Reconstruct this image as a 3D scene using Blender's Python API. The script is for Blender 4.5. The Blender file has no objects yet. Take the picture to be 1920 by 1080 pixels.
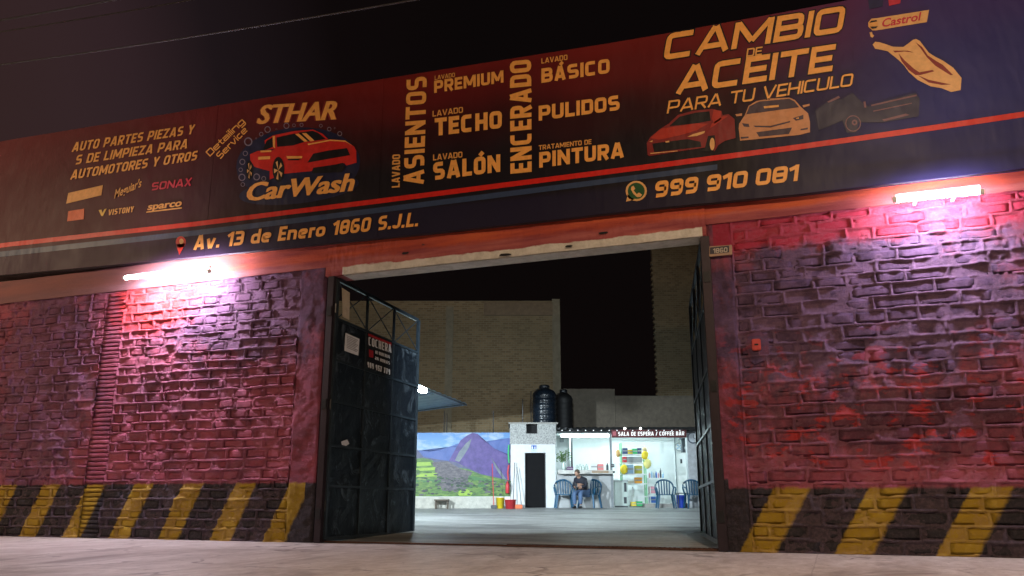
import bpy, bmesh, math, random
import numpy as np
from mathutils import Vector, Matrix

random.seed(7); rng = np.random.default_rng(7)
SC = bpy.context.scene
COL = SC.collection

# ------------------------------------------------------------------ camera
FPX = 1553.0; PITCH = math.atan(395/1553); YAW = math.radians(20.8); EYE = 0.76; D0 = 13.1667
CAM = np.array([0.0, -D0, EYE])
cp, sp = math.cos(PITCH), math.sin(PITCH)
vF = np.array([-math.sin(YAW)*cp, math.cos(YAW)*cp, sp])
vR = np.array([math.cos(YAW), math.sin(YAW), 0.0]); vU = np.cross(vR, vF)
FH = np.array([-math.sin(YAW), math.cos(YAW), 0.0])
cd = bpy.data.cameras.new('camera'); cam = bpy.data.objects.new('camera', cd); COL.objects.link(cam)
cam.location = CAM; cam.rotation_euler = (math.pi/2+PITCH, 0, YAW)
cd.sensor_width = 36; cd.lens = FPX/1920*36; cd.clip_start = 0.1; cd.clip_end = 3000
SC.camera = cam

# ------------------------------------------------------------------ night sky
w = bpy.data.worlds.new('World'); SC.world = w; w.use_nodes = True
wn = w.node_tree.nodes; wl = w.node_tree.links; wn.clear()
wo = wn.new('ShaderNodeOutputWorld'); bg = wn.new('ShaderNodeBackground'); wl.new(bg.outputs[0], wo.inputs[0])
tc = wn.new('ShaderNodeTexCoord'); nm = wn.new('ShaderNodeVectorMath'); nm.operation = 'DOT_PRODUCT'
gdir = Vector((-0.93, 0.25, 0.25)).normalized()
nm.inputs[1].default_value = gdir
wl.new(tc.outputs['Generated'], nm.inputs[0])
wr = wn.new('ShaderNodeValToRGB'); wl.new(nm.outputs['Value'], wr.inputs[0])
cr = wr.color_ramp
for k, (p_, c_) in enumerate(((0.66, (.0032, .0021, .0021)), (0.76, (.0042, .0026, .0027)), (0.84, (.012, .0075, .009)), (0.885, (.029, .0155, .018)), (0.91, (.033, .0175, .019)), (1.0, (.034, .0165, .013)))):
    e = cr.elements[k] if k < 2 else cr.elements.new(p_)
    e.position = p_; e.color = (*c_, 1)
wl.new(wr.outputs[0], bg.inputs[0]); bg.inputs[1].default_value = 1.0

SC.view_settings.view_transform = 'Standard'; SC.view_settings.look = 'None'
SC.view_settings.exposure = 0.0; SC.view_settings.gamma = 1.0
SC.render.engine = 'CYCLES'
SC.cycles.use_denoising = True; SC.cycles.max_bounces = 6; SC.cycles.sample_clamp_indirect = 4.0
SC.cycles.use_light_tree = True

P_TUBE = 450.0       # fluorescent tubes on the front
P_STREET = 1750.0    # sodium street lamp, W
P_FILL = 950.0  # unseen lamps added to brighten the yard
P_CANOPY = 160.0
P_BAR = 46.0

# ------------------------------------------------------------------ projection helpers
def ray(x, y): return vF + vR*(x-960)/FPX + vU*(540-y)/FPX
def fac(x, y, Y=0.0):
    r = ray(x, y); p = CAM + r*((Y-CAM[1])/r[1]); return Vector(p)
def at(x, y, d):
    r = ray(x, y); return Vector(CAM + r*(d/float(np.dot(r, FH))))
def MPP(d): return d/1602.0

# ------------------------------------------------------------------ object helpers
def link(o): COL.objects.link(o); return o
def tag(o, label=None, cat=None, group=None, kind=None):
    if label: o['label'] = label
    if cat: o['category'] = cat
    if group: o['group'] = group
    if kind: o['kind'] = kind
    return o
def thing(name, label, cat, loc=(0,0,0), rz=0, group=None):
    o = bpy.data.objects.new(name, None); o.empty_display_size = 0.2
    o.location = loc; o.rotation_euler = (0,0,rz); link(o)
    return tag(o, label, cat, group)
def obj(name, bm, mat, parent=None, smooth=False, kind=None, local=False):
    """bm in parent's local space when local, else world space"""
    me = bpy.data.meshes.new(name)
    if isinstance(bm, tuple): me.from_pydata(bm[0], [], bm[1])
    else: bm.to_mesh(me); bm.free()
    if smooth:
        me.polygons.foreach_set('use_smooth', [True]*len(me.polygons))
    if isinstance(mat, (list, tuple)):
        for m in mat: me.materials.append(m)
    else: me.materials.append(mat)
    o = bpy.data.objects.new(name, me); link(o)
    if parent is not None:
        o.parent = parent
        if not local:
            M = Matrix.Translation(parent.location) @ Matrix.Rotation(parent.rotation_euler[2], 4, 'Z')
            me.transform(M.inverted())
    if kind: o['kind'] = kind
    return o
def B(): return bmesh.new()
def box(bm, x0, x1, y0, y1, z0, z1, bev=0.0):
    vs = [bm.verts.new(p) for p in ((x0,y0,z0),(x1,y0,z0),(x1,y1,z0),(x0,y1,z0),(x0,y0,z1),(x1,y0,z1),(x1,y1,z1),(x0,y1,z1))]
    fs = [bm.faces.new([vs[i] for i in f]) for f in ((0,3,2,1),(4,5,6,7),(0,1,5,4),(1,2,6,5),(2,3,7,6),(3,0,4,7))]
    if bev > 0:
        es = list({e for f in fs for e in f.edges})
        bmesh.ops.bevel(bm, geom=es, offset=bev, segments=2, affect='EDGES')
    return bm
def tube(bm, pts, r, n=8, r2=None, cap=True):
    pts = [Vector(p) for p in pts]; rings = []
    for i, p in enumerate(pts):
        d = (pts[min(i+1, len(pts)-1)] - pts[max(i-1, 0)]).normalized()
        a = Vector((0,0,1)) if abs(d.z) < 0.9 else Vector((1,0,0))
        u = d.cross(a).normalized(); v = d.cross(u)
        rr = r if r2 is None else r + (r2-r)*i/max(1, len(pts)-1)
        rings.append([bm.verts.new(p + (u*math.cos(t) + v*math.sin(t))*rr) for t in [2*math.pi*k/n for k in range(n)]])
    for a, b in zip(rings, rings[1:]):
        for k in range(n): bm.faces.new((a[k], a[(k+1)%n], b[(k+1)%n], b[k]))
    if cap: bm.faces.new(rings[0][::-1]); bm.faces.new(rings[-1])
    return bm
def lathe(bm, prof, c=(0,0,0), n=20, a0=0.0):
    c = Vector(c); rings = []
    for r, z in prof:
        rings.append([bm.verts.new(c + Vector((r*math.cos(a0+2*math.pi*k/n), r*math.sin(a0+2*math.pi*k/n), z))) for k in range(n)])
    for a, b in zip(rings, rings[1:]):
        for k in range(n): bm.faces.new((a[k], a[(k+1)%n], b[(k+1)%n], b[k]))
    bm.faces.new(rings[0][::-1]); bm.faces.new(rings[-1])
    return bm
def poly(bm, pts):
    bm.faces.new([bm.verts.new(p) for p in pts]); return bm
def slab(bm, pts, off):
    """extrude polygon pts by vector off"""
    off = Vector(off); a = [bm.verts.new(p) for p in pts]; b = [bm.verts.new(Vector(p)+off) for p in pts]
    bm.faces.new(a); bm.faces.new(b[::-1]); n = len(a)
    for k in range(n): bm.faces.new((a[(k+1)%n], a[k], b[k], b[(k+1)%n]))
    return bm
def recalc(bm): bmesh.ops.recalc_face_normals(bm, faces=bm.faces); return bm

# ------------------------------------------------------------------ materials
class N:
    def __init__(s, name):
        s.m = bpy.data.materials.new(name); s.m.use_nodes = True
        s.t = s.m.node_tree; s.n = s.t.nodes; s.n.clear()
        s.out = s.n.new('ShaderNodeOutputMaterial'); s.b = s.n.new('ShaderNodeBsdfPrincipled')
        s.t.links.new(s.b.outputs[0], s.out.inputs[0])
        s.geo = s.n.new('ShaderNodeNewGeometry'); s.pos = s.geo.outputs['Position']
    def L(s, a, b): s.t.links.new(a, b)
    def put(s, v, sock):
        if hasattr(v, 'is_output') or hasattr(v, 'links'): s.L(v, sock)
        else: sock.default_value = v
    def math(s, op, a, b=0.0, c=0.0, clamp=False):
        n = s.n.new('ShaderNodeMath'); n.operation = op; n.use_clamp = clamp
        s.put(a, n.inputs[0]); s.put(b, n.inputs[1]); s.put(c, n.inputs[2]); return n.outputs[0]
    def scale(s, v, sc):
        n = s.n.new('ShaderNodeVectorMath'); n.operation = 'MULTIPLY'; s.L(v, n.inputs[0]); n.inputs[1].default_value = sc; return n.outputs[0]
    def noise(s, scale=5, detail=4, rough=0.55, vec=None, dist=0.0):
        n = s.n.new('ShaderNodeTexNoise'); n.inputs['Scale'].default_value = scale; n.inputs['Detail'].default_value = detail
        n.inputs['Roughness'].default_value = rough; n.inputs['Distortion'].default_value = dist
        s.L(vec if vec is not None else s.pos, n.inputs['Vector']); return n.outputs['Fac']
    def ramp(s, f, stops, ease=False):
        n = s.n.new('ShaderNodeValToRGB'); s.L(f, n.inputs[0]); c = n.color_ramp
        if ease: c.interpolation = 'EASE'
        while len(c.elements) < len(stops): c.elements.new(0.5)
        for el, (p, col) in zip(c.elements, stops):
            el.position = p; el.color = (col[0], col[1], col[2], 1) if hasattr(col, '__len__') else (col, col, col, 1)
        return n.outputs[0]
    def mix(s, f, a, b, mode='MIX'):
        n = s.n.new('ShaderNodeMix'); n.data_type = 'RGBA'; n.blend_type = mode
        s.put(f, n.inputs[0])
        for v, k in ((a, 6), (b, 7)):
            if hasattr(v, '__len__') and not hasattr(v, 'links'): n.inputs[k].default_value = (v[0], v[1], v[2], 1)
            else: s.L(v, n.inputs[k])
        return n.outputs[2]
    def sep(s, v=None):
        n = s.n.new('ShaderNodeSeparateXYZ'); s.L(v if v is not None else s.pos, n.inputs[0]); return n.outputs
    def bump(s, h, strength=0.3, dist=0.01):
        n = s.n.new('ShaderNodeBump'); n.inputs['Strength'].default_value = strength; n.inputs['Distance'].default_value = dist
        s.L(h, n.inputs['Height']); s.L(n.outputs[0], s.b.inputs['Normal'])
    def fin(s, col, rough=0.6, metal=0.0, spec=0.5):
        s.put((col[0], col[1], col[2], 1) if hasattr(col, '__len__') and not hasattr(col, 'links') else col, s.b.inputs['Base Color'])
        s.put(rough, s.b.inputs['Roughness']); s.b.inputs['Metallic'].default_value = metal
        s.b.inputs['Specular IOR Level'].default_value = spec
        return s.m
CACHE = {}
def mat(name, col, rough=0.6, metal=0.0, var=0.25, sc=6.0, bump=0.15, spec=0.5, dist=0.01, oc=False):
    """general material: colour broken up by noise, fine relief"""
    if name in CACHE: return CACHE[name]
    s = N(name)
    vec = None
    if oc:
        t = s.n.new('ShaderNodeTexCoord'); vec = t.outputs['Object']
    a = s.noise(sc, 5, 0.6, vec); b = s.noise(sc*6, 3, 0.6, vec)
    k = s.math('ADD', s.math('MULTIPLY', a, 0.7), s.math('MULTIPLY', b, 0.3))
    c = s.ramp(k, [(0.3, [x*(1-var) for x in col]), (0.7, [min(1, x*(1+var)) for x in col])])
    r = s.math('ADD', rough-0.08, s.math('MULTIPLY', b, 0.16))
    if bump: s.bump(s.math('ADD', a, s.math('MULTIPLY', b, 0.5)), bump, dist)
    CACHE[name] = s.fin(c, r, metal, spec); return CACHE[name]
def emis(name, col, strength):
    if name in CACHE: return CACHE[name]
    s = N(name); s.fin((0.8, 0.8, 0.8), 0.4)
    s.b.inputs['Emission Color'].default_value = (*col, 1); s.b.inputs['Emission Strength'].default_value = strength
    CACHE[name] = s.m; return s.m
def flat(name, col, rough=0.45):
    if name in CACHE: return CACHE[name]
    s = N(name); k = s.noise(14, 2)
    if name.startswith('print'): s.bump(s.noise(0.9, 4, 0.55, s.scale(s.pos, (1.0, 1, 0.45))), 0.5, 0.12)
    CACHE[name] = s.fin(s.ramp(k, [(0.3, [x*0.88 for x in col]), (0.7, [min(1, x*1.06) for x in col])]), rough, 0, 0.4)
    return CACHE[name]

def wall_paint(name, mortar=False, hazard=True, dark=1.0):
    """maroon, red and slate sprayed paint with black and yellow hazard stripes along the foot"""
    s = N(name); X, Y, Z = s.sep()
    wob = s.math('SUBTRACT', s.noise(2.2, 5, 0.65), 0.5)
    wob2 = s.math('SUBTRACT', s.noise(9, 4, 0.6), 0.5)
    def blob(x0, z0, rx, rz, soft=0.5, amp=1.6):
        dx = s.math('DIVIDE', s.math('SUBTRACT', X, x0), rx); dz = s.math('DIVIDE', s.math('SUBTRACT', Z, z0), rz)
        d = s.math('SQRT', s.math('ADD', s.math('MULTIPLY', dx, dx), s.math('MULTIPLY', dz, dz)))
        d = s.math('ADD', d, s.math('MULTIPLY', wob, amp)); d = s.math('ADD', d, s.math('MULTIPLY', wob2, amp*0.45))
        return s.math('DIVIDE', s.math('SUBTRACT', 1.0+soft/2, d), soft, clamp=True)
    patch = s.noise(1.6, 5, 0.6, s.scale(s.pos, (0.8, 1, 1.5)))
    base = s.ramp(patch, [(0.32, (0.17, 0.045, 0.068)), (0.5, (0.31, 0.075, 0.115)), (0.68, (0.42, 0.105, 0.15))])
    c = base
    SL = s.ramp(s.noise(3.1, 3), [(0.35, (0.062, 0.036, 0.075)), (0.65, (0.145, 0.085, 0.165))])
    RD = (0.50, 0.035, 0.03)
    c = s.mix(s.math('MULTIPLY', blob(-10.6, 4.5, 2.3, 1.15), .85), c, SL)
    c = s.mix(s.math('MULTIPLY', blob(-15.9, 3.2, 1.5, 2.6), .65), c, SL)
    c = s.mix(s.math('MULTIPLY', blob(-12.2, 2.9, 1.9, 0.5, 0.8, 2.2), 0.3), c, SL)
    c = s.mix(blob(-13.0, 4.9, 1.1, 0.75), c, RD)
    c = s.mix(blob(0.6, 3.6, 3.0, 1.25), c, SL)
    c = s.mix(s.math('MULTIPLY', blob(0.9, 1.9, 2.6, 0.5, 0.8, 2.4), 0.75), c, (0.055, 0.026, 0.048))
    spots = s.ramp(s.noise(2.6, 4, 0.6, s.scale(s.pos, (0.8, 1, 1.7))), [(0.55, 0.0), (0.60, 1.0)])
    zr = s.ramp(s.math('DIVIDE', Z, 6.0), [(0.18, 0.0), (0.2, 1.0), (0.42, 0.7), (0.56, 0.0)])
    right = s.math('GREATER_THAN', X, -1.5)
    c = s.mix(s.math('MULTIPLY', s.math('MULTIPLY', spots, zr), s.math('MULTIPLY_ADD', right, 0.75, 0.12)), c, RD)
    top = s.math('MULTIPLY', s.math('DIVIDE', s.math('SUBTRACT', s.math('ADD', Z, s.math('MULTIPLY', wob, 0.5)), 4.52), 0.15, clamp=True), right)
    c = s.mix(top, c, (0.42, 0.035, 0.07))
    if hazard:
        hz = s.math('MULTIPLY_ADD', right, -0.13, 1.06)
        m = s.math('DIVIDE', s.math('SUBTRACT', hz, s.math('ADD', Z, s.math('MULTIPLY', wob2, 0.10))), 0.04, clamp=True)
        xx = s.math('ADD', s.math('SUBTRACT', X, s.math('MULTIPLY', Z, s.math('MULTIPLY_ADD', right, 0.12, 0.48))), s.math('MULTIPLY', wob2, 0.12))
        tl = s.math('FRACT', s.math('DIVIDE', s.math('ADD', xx, 13.55), 1.225))
        tr = s.math('FRACT', s.math('DIVIDE', s.math('ADD', xx, 1.42), 1.30))
        t = s.math('ADD', s.math('MULTIPLY', tr, right), s.math('MULTIPLY', tl, s.math('SUBTRACT', 1.0, right)))
        yl = s.math('MULTIPLY', s.math('DIVIDE', s.math('SUBTRACT', 0.43, t), 0.05, clamp=True), s.math('DIVIDE', t, 0.03, clamp=True))
        # no yellow on the plastered gate pillars
        offp = s.math('MAXIMUM', s.math('GREATER_THAN', xx, -1.45), s.math('LESS_THAN', X, -9.0))
        yl = s.math('MULTIPLY', yl, offp)
        hc = s.mix(yl, s.mix(s.noise(12, 3), (0.018, 0.018, 0.022), (0.05, 0.048, 0.055)), s.mix(s.noise(8, 4), (0.50, 0.34, 0.025), (0.32, 0.20, 0.02)))
        c = s.mix(m, c, hc)
    dust = s.ramp(s.noise(22, 4, 0.7), [(0.45, 0.0), (0.75, 1.0)])
    nz = s.math('MULTIPLY', s.math('MAXIMUM', s.sep(s.geo.outputs['True Normal'])[2], 0.0), 0.35)
    c = s.mix(s.math('MULTIPLY', dust, 0.24 if mortar else 0.14), c, (0.38, 0.25, 0.30))
    if mortar: c = s.mix(0.09, c, (0.40, 0.24, 0.32))
    c = s.mix(1-dark, c, (0.02, 0.01, 0.015))
    s.bump(s.math('ADD', s.noise(26, 7, 0.78), s.math('MULTIPLY', s.noise(75, 4, .7), .6)), 1.0, 0.030)
    return s.fin(c, 0.78, 0, 0.2)
M_BRICK = wall_paint('painted_block'); M_MORT = wall_paint('painted_mortar', True); M_PLAST = wall_paint('painted_plaster', False, True, 0.8)

M_CORE = mat('concrete_core', (0.25, 0.23, 0.21), 0.85)
M_CONC = mat('grey_concrete', (0.34, 0.33, 0.31), 0.75, var=0.22, sc=2.5, bump=0.3)
M_WHITE = mat('white_paint', (0.74, 0.76, 0.76), 0.55, var=0.06)
M_BLACKST = mat('black_steel', (0.018, 0.02, 0.024), 0.38, 0.3, var=0.3, sc=5)
M_DARK = mat('dark_interior', (0.012, 0.012, 0.014), 0.9)

# ------------------------------------------------------------------ ground and yard floor
YR = lambda x: (31.0 - (x*FH[0]) - (0+D0)*FH[1])/FH[1]     # y of the rear line at lateral x
ZREAR = at(960, 952, 31)[2]
def fz(x, y):
    yr = max(6.0, YR(x)); return ZREAR*min(1.25, max(0.0, y/yr))
s = N('pale_concrete_pavement')
sv = s.scale(s.pos, (1, .4, 1)); n1 = s.noise(1.3, 7, 0.68, sv, .6); n2 = s.noise(7, 6, 0.7, sv); n3 = s.noise(40, 3, 0.6)
c = s.ramp(s.math('ADD', s.math('MULTIPLY', n1, 0.5), s.math('MULTIPLY', n2, 0.5)), [(0.36, (0.34, 0.30, 0.26)), (0.5, (0.52, 0.48, 0.44)), (0.62, (0.66, 0.63, 0.59))])
v = s.n.new('ShaderNodeTexVoronoi'); v.feature = 'DISTANCE_TO_EDGE'; v.inputs['Scale'].default_value = 0.42; 
vv = s.n.new('ShaderNodeVectorMath'); vv.operation = 'ADD'; s.L(s.pos, vv.inputs[0])
nn = s.n.new('ShaderNodeTexNoise'); nn.inputs['Scale'].default_value = 1.4; nn.inputs['Detail'].default_value = 6; s.L(s.pos, nn.inputs['Vector']); s.L(nn.outputs['Color'], vv.inputs[1]); s.L(vv.outputs[0], v.inputs['Vector'])
crack = s.ramp(v.outputs['Distance'], [(0.006, 1.0), (0.022, 0.0)])
c = s.mix(s.math('MULTIPLY', crack, s.ramp(n1, [(0.45, 0.0), (0.6, 0.7)])), c, (0.10, 0.08, 0.07))
s.bump(s.math('ADD', s.math('MULTIPLY', n3, 0.5), s.math('ADD', n2, s.math('MULTIPLY', crack, -0.8))), 0.35, 0.012)
gx_ = s.math('FRACT', s.math('DIVIDE', s.math('ADD', s.math('ADD', s.sep()[0], 40.9), s.math('MULTIPLY', n1, .05)), 2.9)); jn = s.math('LESS_THAN', gx_, .006)
c = s.mix(s.math('MULTIPLY', jn, .25), c, (.09, .075, .065))
stain = s.ramp(s.noise(.55, 5, .65, s.scale(s.pos, (1, .5, 1)), 1.0), [(.56, 0.), (.66, .65)])
c = s.mix(stain, c, (.16, .13, .11))
speck = s.ramp(s.noise(16, 2, .5, sv), [(.68, 0.), (.74, .7)]); c = s.mix(speck, c, (.12, .09, .07))
M_GROUND = s.fin(c, s.math('MULTIPLY_ADD', n2, 0.6, 0.30), 0, 0.4)
s = N('worn_yard_concrete')
st = s.scale(s.pos, (0.35, 1.6, 1.0)); n1 = s.noise(1.3, 6, 0.62, st); n2 = s.noise(9, 4, 0.6)
c = s.ramp(s.math('MULTIPLY_ADD', n2, 0.3, s.math('MULTIPLY', n1, 0.7)), [(0.36, (0.22, 0.225, 0.22)), (0.5, (0.40, 0.415, 0.41)), (0.64, (0.56, 0.58, 0.57))])
wet = s.ramp(s.noise(.5, 5, .6, s.scale(s.pos, (.5, 1.3, 1)), .8), [(.52, 0.), (.62, .75)]); c = s.mix(wet, c, (.15, .155, .155))
trk = s.ramp(s.noise(2.4, 3, .5, s.scale(s.pos, (.12, 2.2, 1))), [(.56, 0.), (.64, .5)]); c = s.mix(trk, c, (.12, .12, .12))
s.bump(s.math('ADD', n1, n2), 0.3, 0.01)
M_YARD = s.fin(c, s.math('MULTIPLY_ADD', n1, 0.5, 0.25), 0, 0.5)

bm = B()
g = [[bm.verts.new((x, y, -0.004 + (0.0 if y > -9 else -0.01*(-9-y) if y > -24 else -0.15))) for x in (-400, -60, -20, -10, -5, 0, 5, 12, 60, 400)] for y in (-400, -60, -24, -12, -9, -6, -3, -1, 0.0)]
for a, b in zip(g, g[1:]):
    for k in range(len(a)-1): bm.faces.new((a[k], a[k+1], b[k+1], b[k]))
tag(obj('pavement', bm, M_GROUND), kind='structure')
bm = B(); xs = [-26, -20, -16, -12, -8.7, -5, -1.55, 2, 8, 14]
rows = []
for j in range(9):
    rows.append([bm.verts.new((x, 0.0 + (YR(x)+4)*j/8, fz(x, (YR(x)+4)*j/8) + (0.0 if j else -0.002))) for x in xs])
for a, b in zip(rows, rows[1:]):
    for k in range(len(a)-1): bm.faces.new((a[k], a[k+1], b[k+1], b[k]))
tag(obj('yard_floor', bm, M_YARD), kind='structure')
# land behind the yard so that nothing floats
bm = B(); poly(bm, [(-400, 0.3, -0.03), (400, 0.3, -0.03), (400, 600, -0.03), (-400, 600, -0.03)])
tag(obj('terrain', bm, M_CORE), kind='structure')

# drain along the threshold
dr = thing('drain_channel', 'rusty steel drain grating set in the floor across the gate threshold', 'drain', (-3.4, 0.12, 0))
M_RUST = mat('rusty_steel', (0.10, 0.05, 0.035), 0.7, 0.4, var=0.5, sc=9)
bm = B(); box(bm, -5.2, -1.62, 0.02, 0.05, 0.004, 0.03); box(bm, -5.2, -1.62, 0.28, 0.31, 0.004, 0.03); obj('channel_edge', bm, M_RUST, dr)
bm = B(); box(bm, -5.2, -1.62, 0.05, 0.28, 0.004, 0.009); obj('channel_bed', bm, M_DARK, dr)
bm = B(); x = -5.15
while x < -1.66: box(bm, x, x+0.02, 0.05, 0.28, 0.010, 0.028); x += 0.075
obj('grating', bm, M_RUST, dr, kind='stuff')
bm = B(); box(bm, -8.6, -5.2, 0.05, 0.12, 0.004, 0.03); bt = tag(obj('threshold_shadow', bm, M_RUST), 'dark strip put in for the shadow line across the left of the gate threshold', 'strip')  # dark strip drawn in place of the threshold's shadow line

# ------------------------------------------------------------------ facade: block walls with relief
def fbm(nx, nz, cell, octs=4, seed=0):
    r = np.random.default_rng(seed); out = np.zeros((nz, nx)); amp = 1.0; tot = 0
    for o in range(octs):
        c = max(2.0, cell/(2**o)); gx, gz = int(nx/c)+3, int(nz/c)+3; gr = r.random((gz, gx))
        X = np.arange(nx)/c; Z = np.arange(nz)/c; xi = X.astype(int); zi = Z.astype(int); fx = X-xi; fzv = Z-zi
        fx = fx*fx*(3-2*fx); fzv = fzv*fzv*(3-2*fzv)
        a = gr[np.ix_(zi, xi)]*(1-fx) + gr[np.ix_(zi, xi+1)]*fx; b = gr[np.ix_(zi+1, xi)]*(1-fx) + gr[np.ix_(zi+1, xi+1)]*fx
        out += amp*(a*(1-fzv)[:, None] + b*fzv[:, None]); tot += amp; amp *= 0.55
    return out/tot
def heightfield(x0, x1, z0, z1, H, Y0=0.0):
    nz, nx = H.shape; X = np.linspace(x0, x1, nx); Z = np.linspace(z0, z1, nz)
    XX, ZZ = np.meshgrid(X, Z); co = np.stack([XX, Y0-H, ZZ], -1).reshape(-1, 3)
    i = np.arange(nx*nz).reshape(nz, nx); q = np.stack([i[:-1, :-1], i[:-1, 1:], i[1:, 1:], i[1:, :-1]], -1).reshape(-1, 4)
    me = bpy.data.meshes.new('relief'); me.vertices.add(len(co)); me.vertices.foreach_set('co', co.ravel())
    me.loops.add(q.size); me.loops.foreach_set('vertex_index', q.ravel()); me.polygons.add(len(q))
    me.polygons.foreach_set('loop_start', np.arange(0, q.size, 4)); me.polygons.foreach_set('loop_total', np.full(len(q), 4))
    me.polygons.foreach_set('use_smooth', np.ones(len(q), bool)); me.update(); me.validate(); return me

BRICKS = []
for k in range(14):     # pillow-faced block, unit width and height, back at y=0.05, face round y=0
    r = random.Random(k); nx, nz = 5, 4; bm = B(); V = []
    for j in range(nz+1):
        row = []
        for i in range(nx+1):
            u, v_ = i/nx, j/nz; edge = i in (0, nx) or j in (0, nz)
            corner = i in (0, nx) and j in (0, nz)
            px = (u-0.5)*(0.965 if corner else 1.0) + r.uniform(-.012, .012); pz = (v_-0.5)*(0.92 if corner else 1.0) + r.uniform(-.07, .07)*(1 if edge else 0)
            row.append(bm.verts.new((px, (0.002 + r.uniform(0, .007)) if edge else r.uniform(-.007, .006), pz)))
        V.append(row)
    for a, b in zip(V, V[1:]):
        for i in range(nx): bm.faces.new((a[i], a[i+1], b[i+1], b[i]))
    per = V[0] + [V[j][nx] for j in range(1, nz+1)] + V[nz][nx-1::-1] + [V[j][0] for j in range(nz-1, 0, -1)]
    bk = [bm.verts.new((q.co.x, 0.05, q.co.z)) for q in per]
    for i in range(len(per)):
        j = (i+1) % len(per); bm.faces.new((per[j], per[i], bk[i], bk[j]))
    me = bpy.data.meshes.new('block'); bm.to_mesh(me); bm.free()
    me.polygons.foreach_set('use_smooth', [True]*len(me.polygons)); me.materials.append(M_BRICK); BRICKS.append(me)

def block_wall(label, x0, x1, z1, cl, ch, seed, cell=0.016, depth=0.3, face=0.0):
    r = random.Random(seed)
    t = thing('block_wall', label, 'wall', ((x0+x1)/2, 0, 0))
    nx, nz = int((x1-x0)/cell)+1, int(z1/cell)+1
    wobz = (fbm(nx, nz, 26, 3, seed)-0.5)*0.055
    Xg = np.linspace(x0, x1, nx)[None, :].repeat(nz, 0); Zg = np.linspace(0, z1, nz)[:, None].repeat(nx, 1)
    zc = [0.0]
    while zc[-1] < z1-ch*0.6: zc.append(min(z1, zc[-1] + ch*r.uniform(0.9, 1.12)))
    zc[-1] = z1
    D = np.full((nz, nx), 9.0)
    for z in zc: D = np.minimum(D, np.abs(Zg+wobz-z)*(1.0))
    cols = []; nb = 0
    for k in range(len(zc)-1):
        xs = [x0]; x = x0 + cl*(0.5 if k % 2 else 1.0)*r.uniform(0.75, 1.2)
        while x < x1-cl*0.35: xs.append(x); x += cl*r.uniform(0.78, 1.22)
        xs.append(x1); cols.append(xs)
        m = (Zg >= zc[k]) & (Zg < zc[k+1])
        for xj in xs: D = np.where(m, np.minimum(D, np.abs(Xg+wobz*1.2-xj)), D)
        for a, b in zip(xs, xs[1:]):
            me = r.choice(BRICKS); o = bpy.data.objects.new('brick', me); link(o); o.parent = t
            g_ = r.uniform(0.008, 0.020)
            ww, hh = (b-a)-g_, (zc[k+1]-zc[k])-r.uniform(0.012, 0.026)
            xm, zm = (a+b)/2, (zc[k]+zc[k+1])/2
            wz = wobz[min(nz-1, int(zm/cell)), min(nx-1, int((xm-x0)/cell))]
            o.location = (xm-(x0+x1)/2 - wz, face - r.uniform(-0.004, 0.013), zm - wz)
            o.rotation_euler = (r.uniform(-.03, .03), r.uniform(-.018, .018), r.uniform(-.02, .02)); o.scale = (ww, 1, hh); nb += 1
    n1 = fbm(nx, nz, 14, 4, seed+1); n2 = fbm(nx, nz, 40, 3, seed+2); n3 = fbm(nx, nz, 5, 2, seed+5)
    width = 0.009 + 0.034*n2
    ridge = np.clip(1-(D/width)**2, 0, 1)
    amt = np.clip((n1-0.36)*0.21 + 0.013, 0.0, 0.056)
    n4 = np.random.default_rng(seed+9).random(Xg.shape)
    H = -0.001 + (n2-0.5)*0.012 + (n4-.5)*0.004 + ridge*(0.001 + amt*0.9) + (n3-0.5)*0.010
    smear = np.clip((n2-0.60)/0.1, 0, 1)*np.clip((n1-0.45)/0.1, 0, 1)
    H += smear*0.032
    me = heightfield(x0, x1, 0, z1, H, face); me.materials.append(M_MORT)
    o = bpy.data.objects.new('mortar', me); link(o); me.transform(Matrix.Translation((-(x0+x1)/2, 0, 0))); o.parent = t
    bm = B(); box(bm, x0+0.001, x1-0.001, face+0.03, face+depth, 0, z1-0.001); obj('wall_core', bm, M_CORE, t)
    return t, nb

XL0, XP0, XP1, XL1 = -19.4, -14.33, -13.80, -9.38
XR0, XR1 = -1.22, 4.6
WT = 5.08
print('bricks', block_wall('painted block wall right of the gate, slate and red above black and yellow stripes', XR0, XR1, WT, 0.50, 0.19, 11)[1],
  block_wall('painted block wall between the ribbed brick pilaster and the gate, under the left tube light', XP1, XL1, WT, 0.42, 0.186, 22)[1],
  block_wall('painted block wall at the far left, beyond the ribbed brick pilaster', XL0, XP0, WT, 0.44, 0.19, 33)[1])
# ribbed pilaster of thin bricks
pt = thing('brick_pilaster', 'narrow ribbed pilaster of thin red painted bricks in the left wall', 'pilaster', ((XP0+XP1)/2, 0, 0))
z = 0.0; r = random.Random(5)
while z < WT-0.05:
    h = 0.088*r.uniform(0.93, 1.07); o = bpy.data.objects.new('brick', r.choice(BRICKS)); link(o); o.parent = pt
    o.location = (r.uniform(-.006, .006), -0.015-r.uniform(0, .008), z+h/2); o.scale = (XP1-XP0-0.01, 1, h-0.014); z += h
bm = B(); box(bm, XP0+0.003, XP1-0.003, 0.004, 0.3, 0, WT-0.002); obj('mortar', bm, M_MORT, pt)

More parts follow.
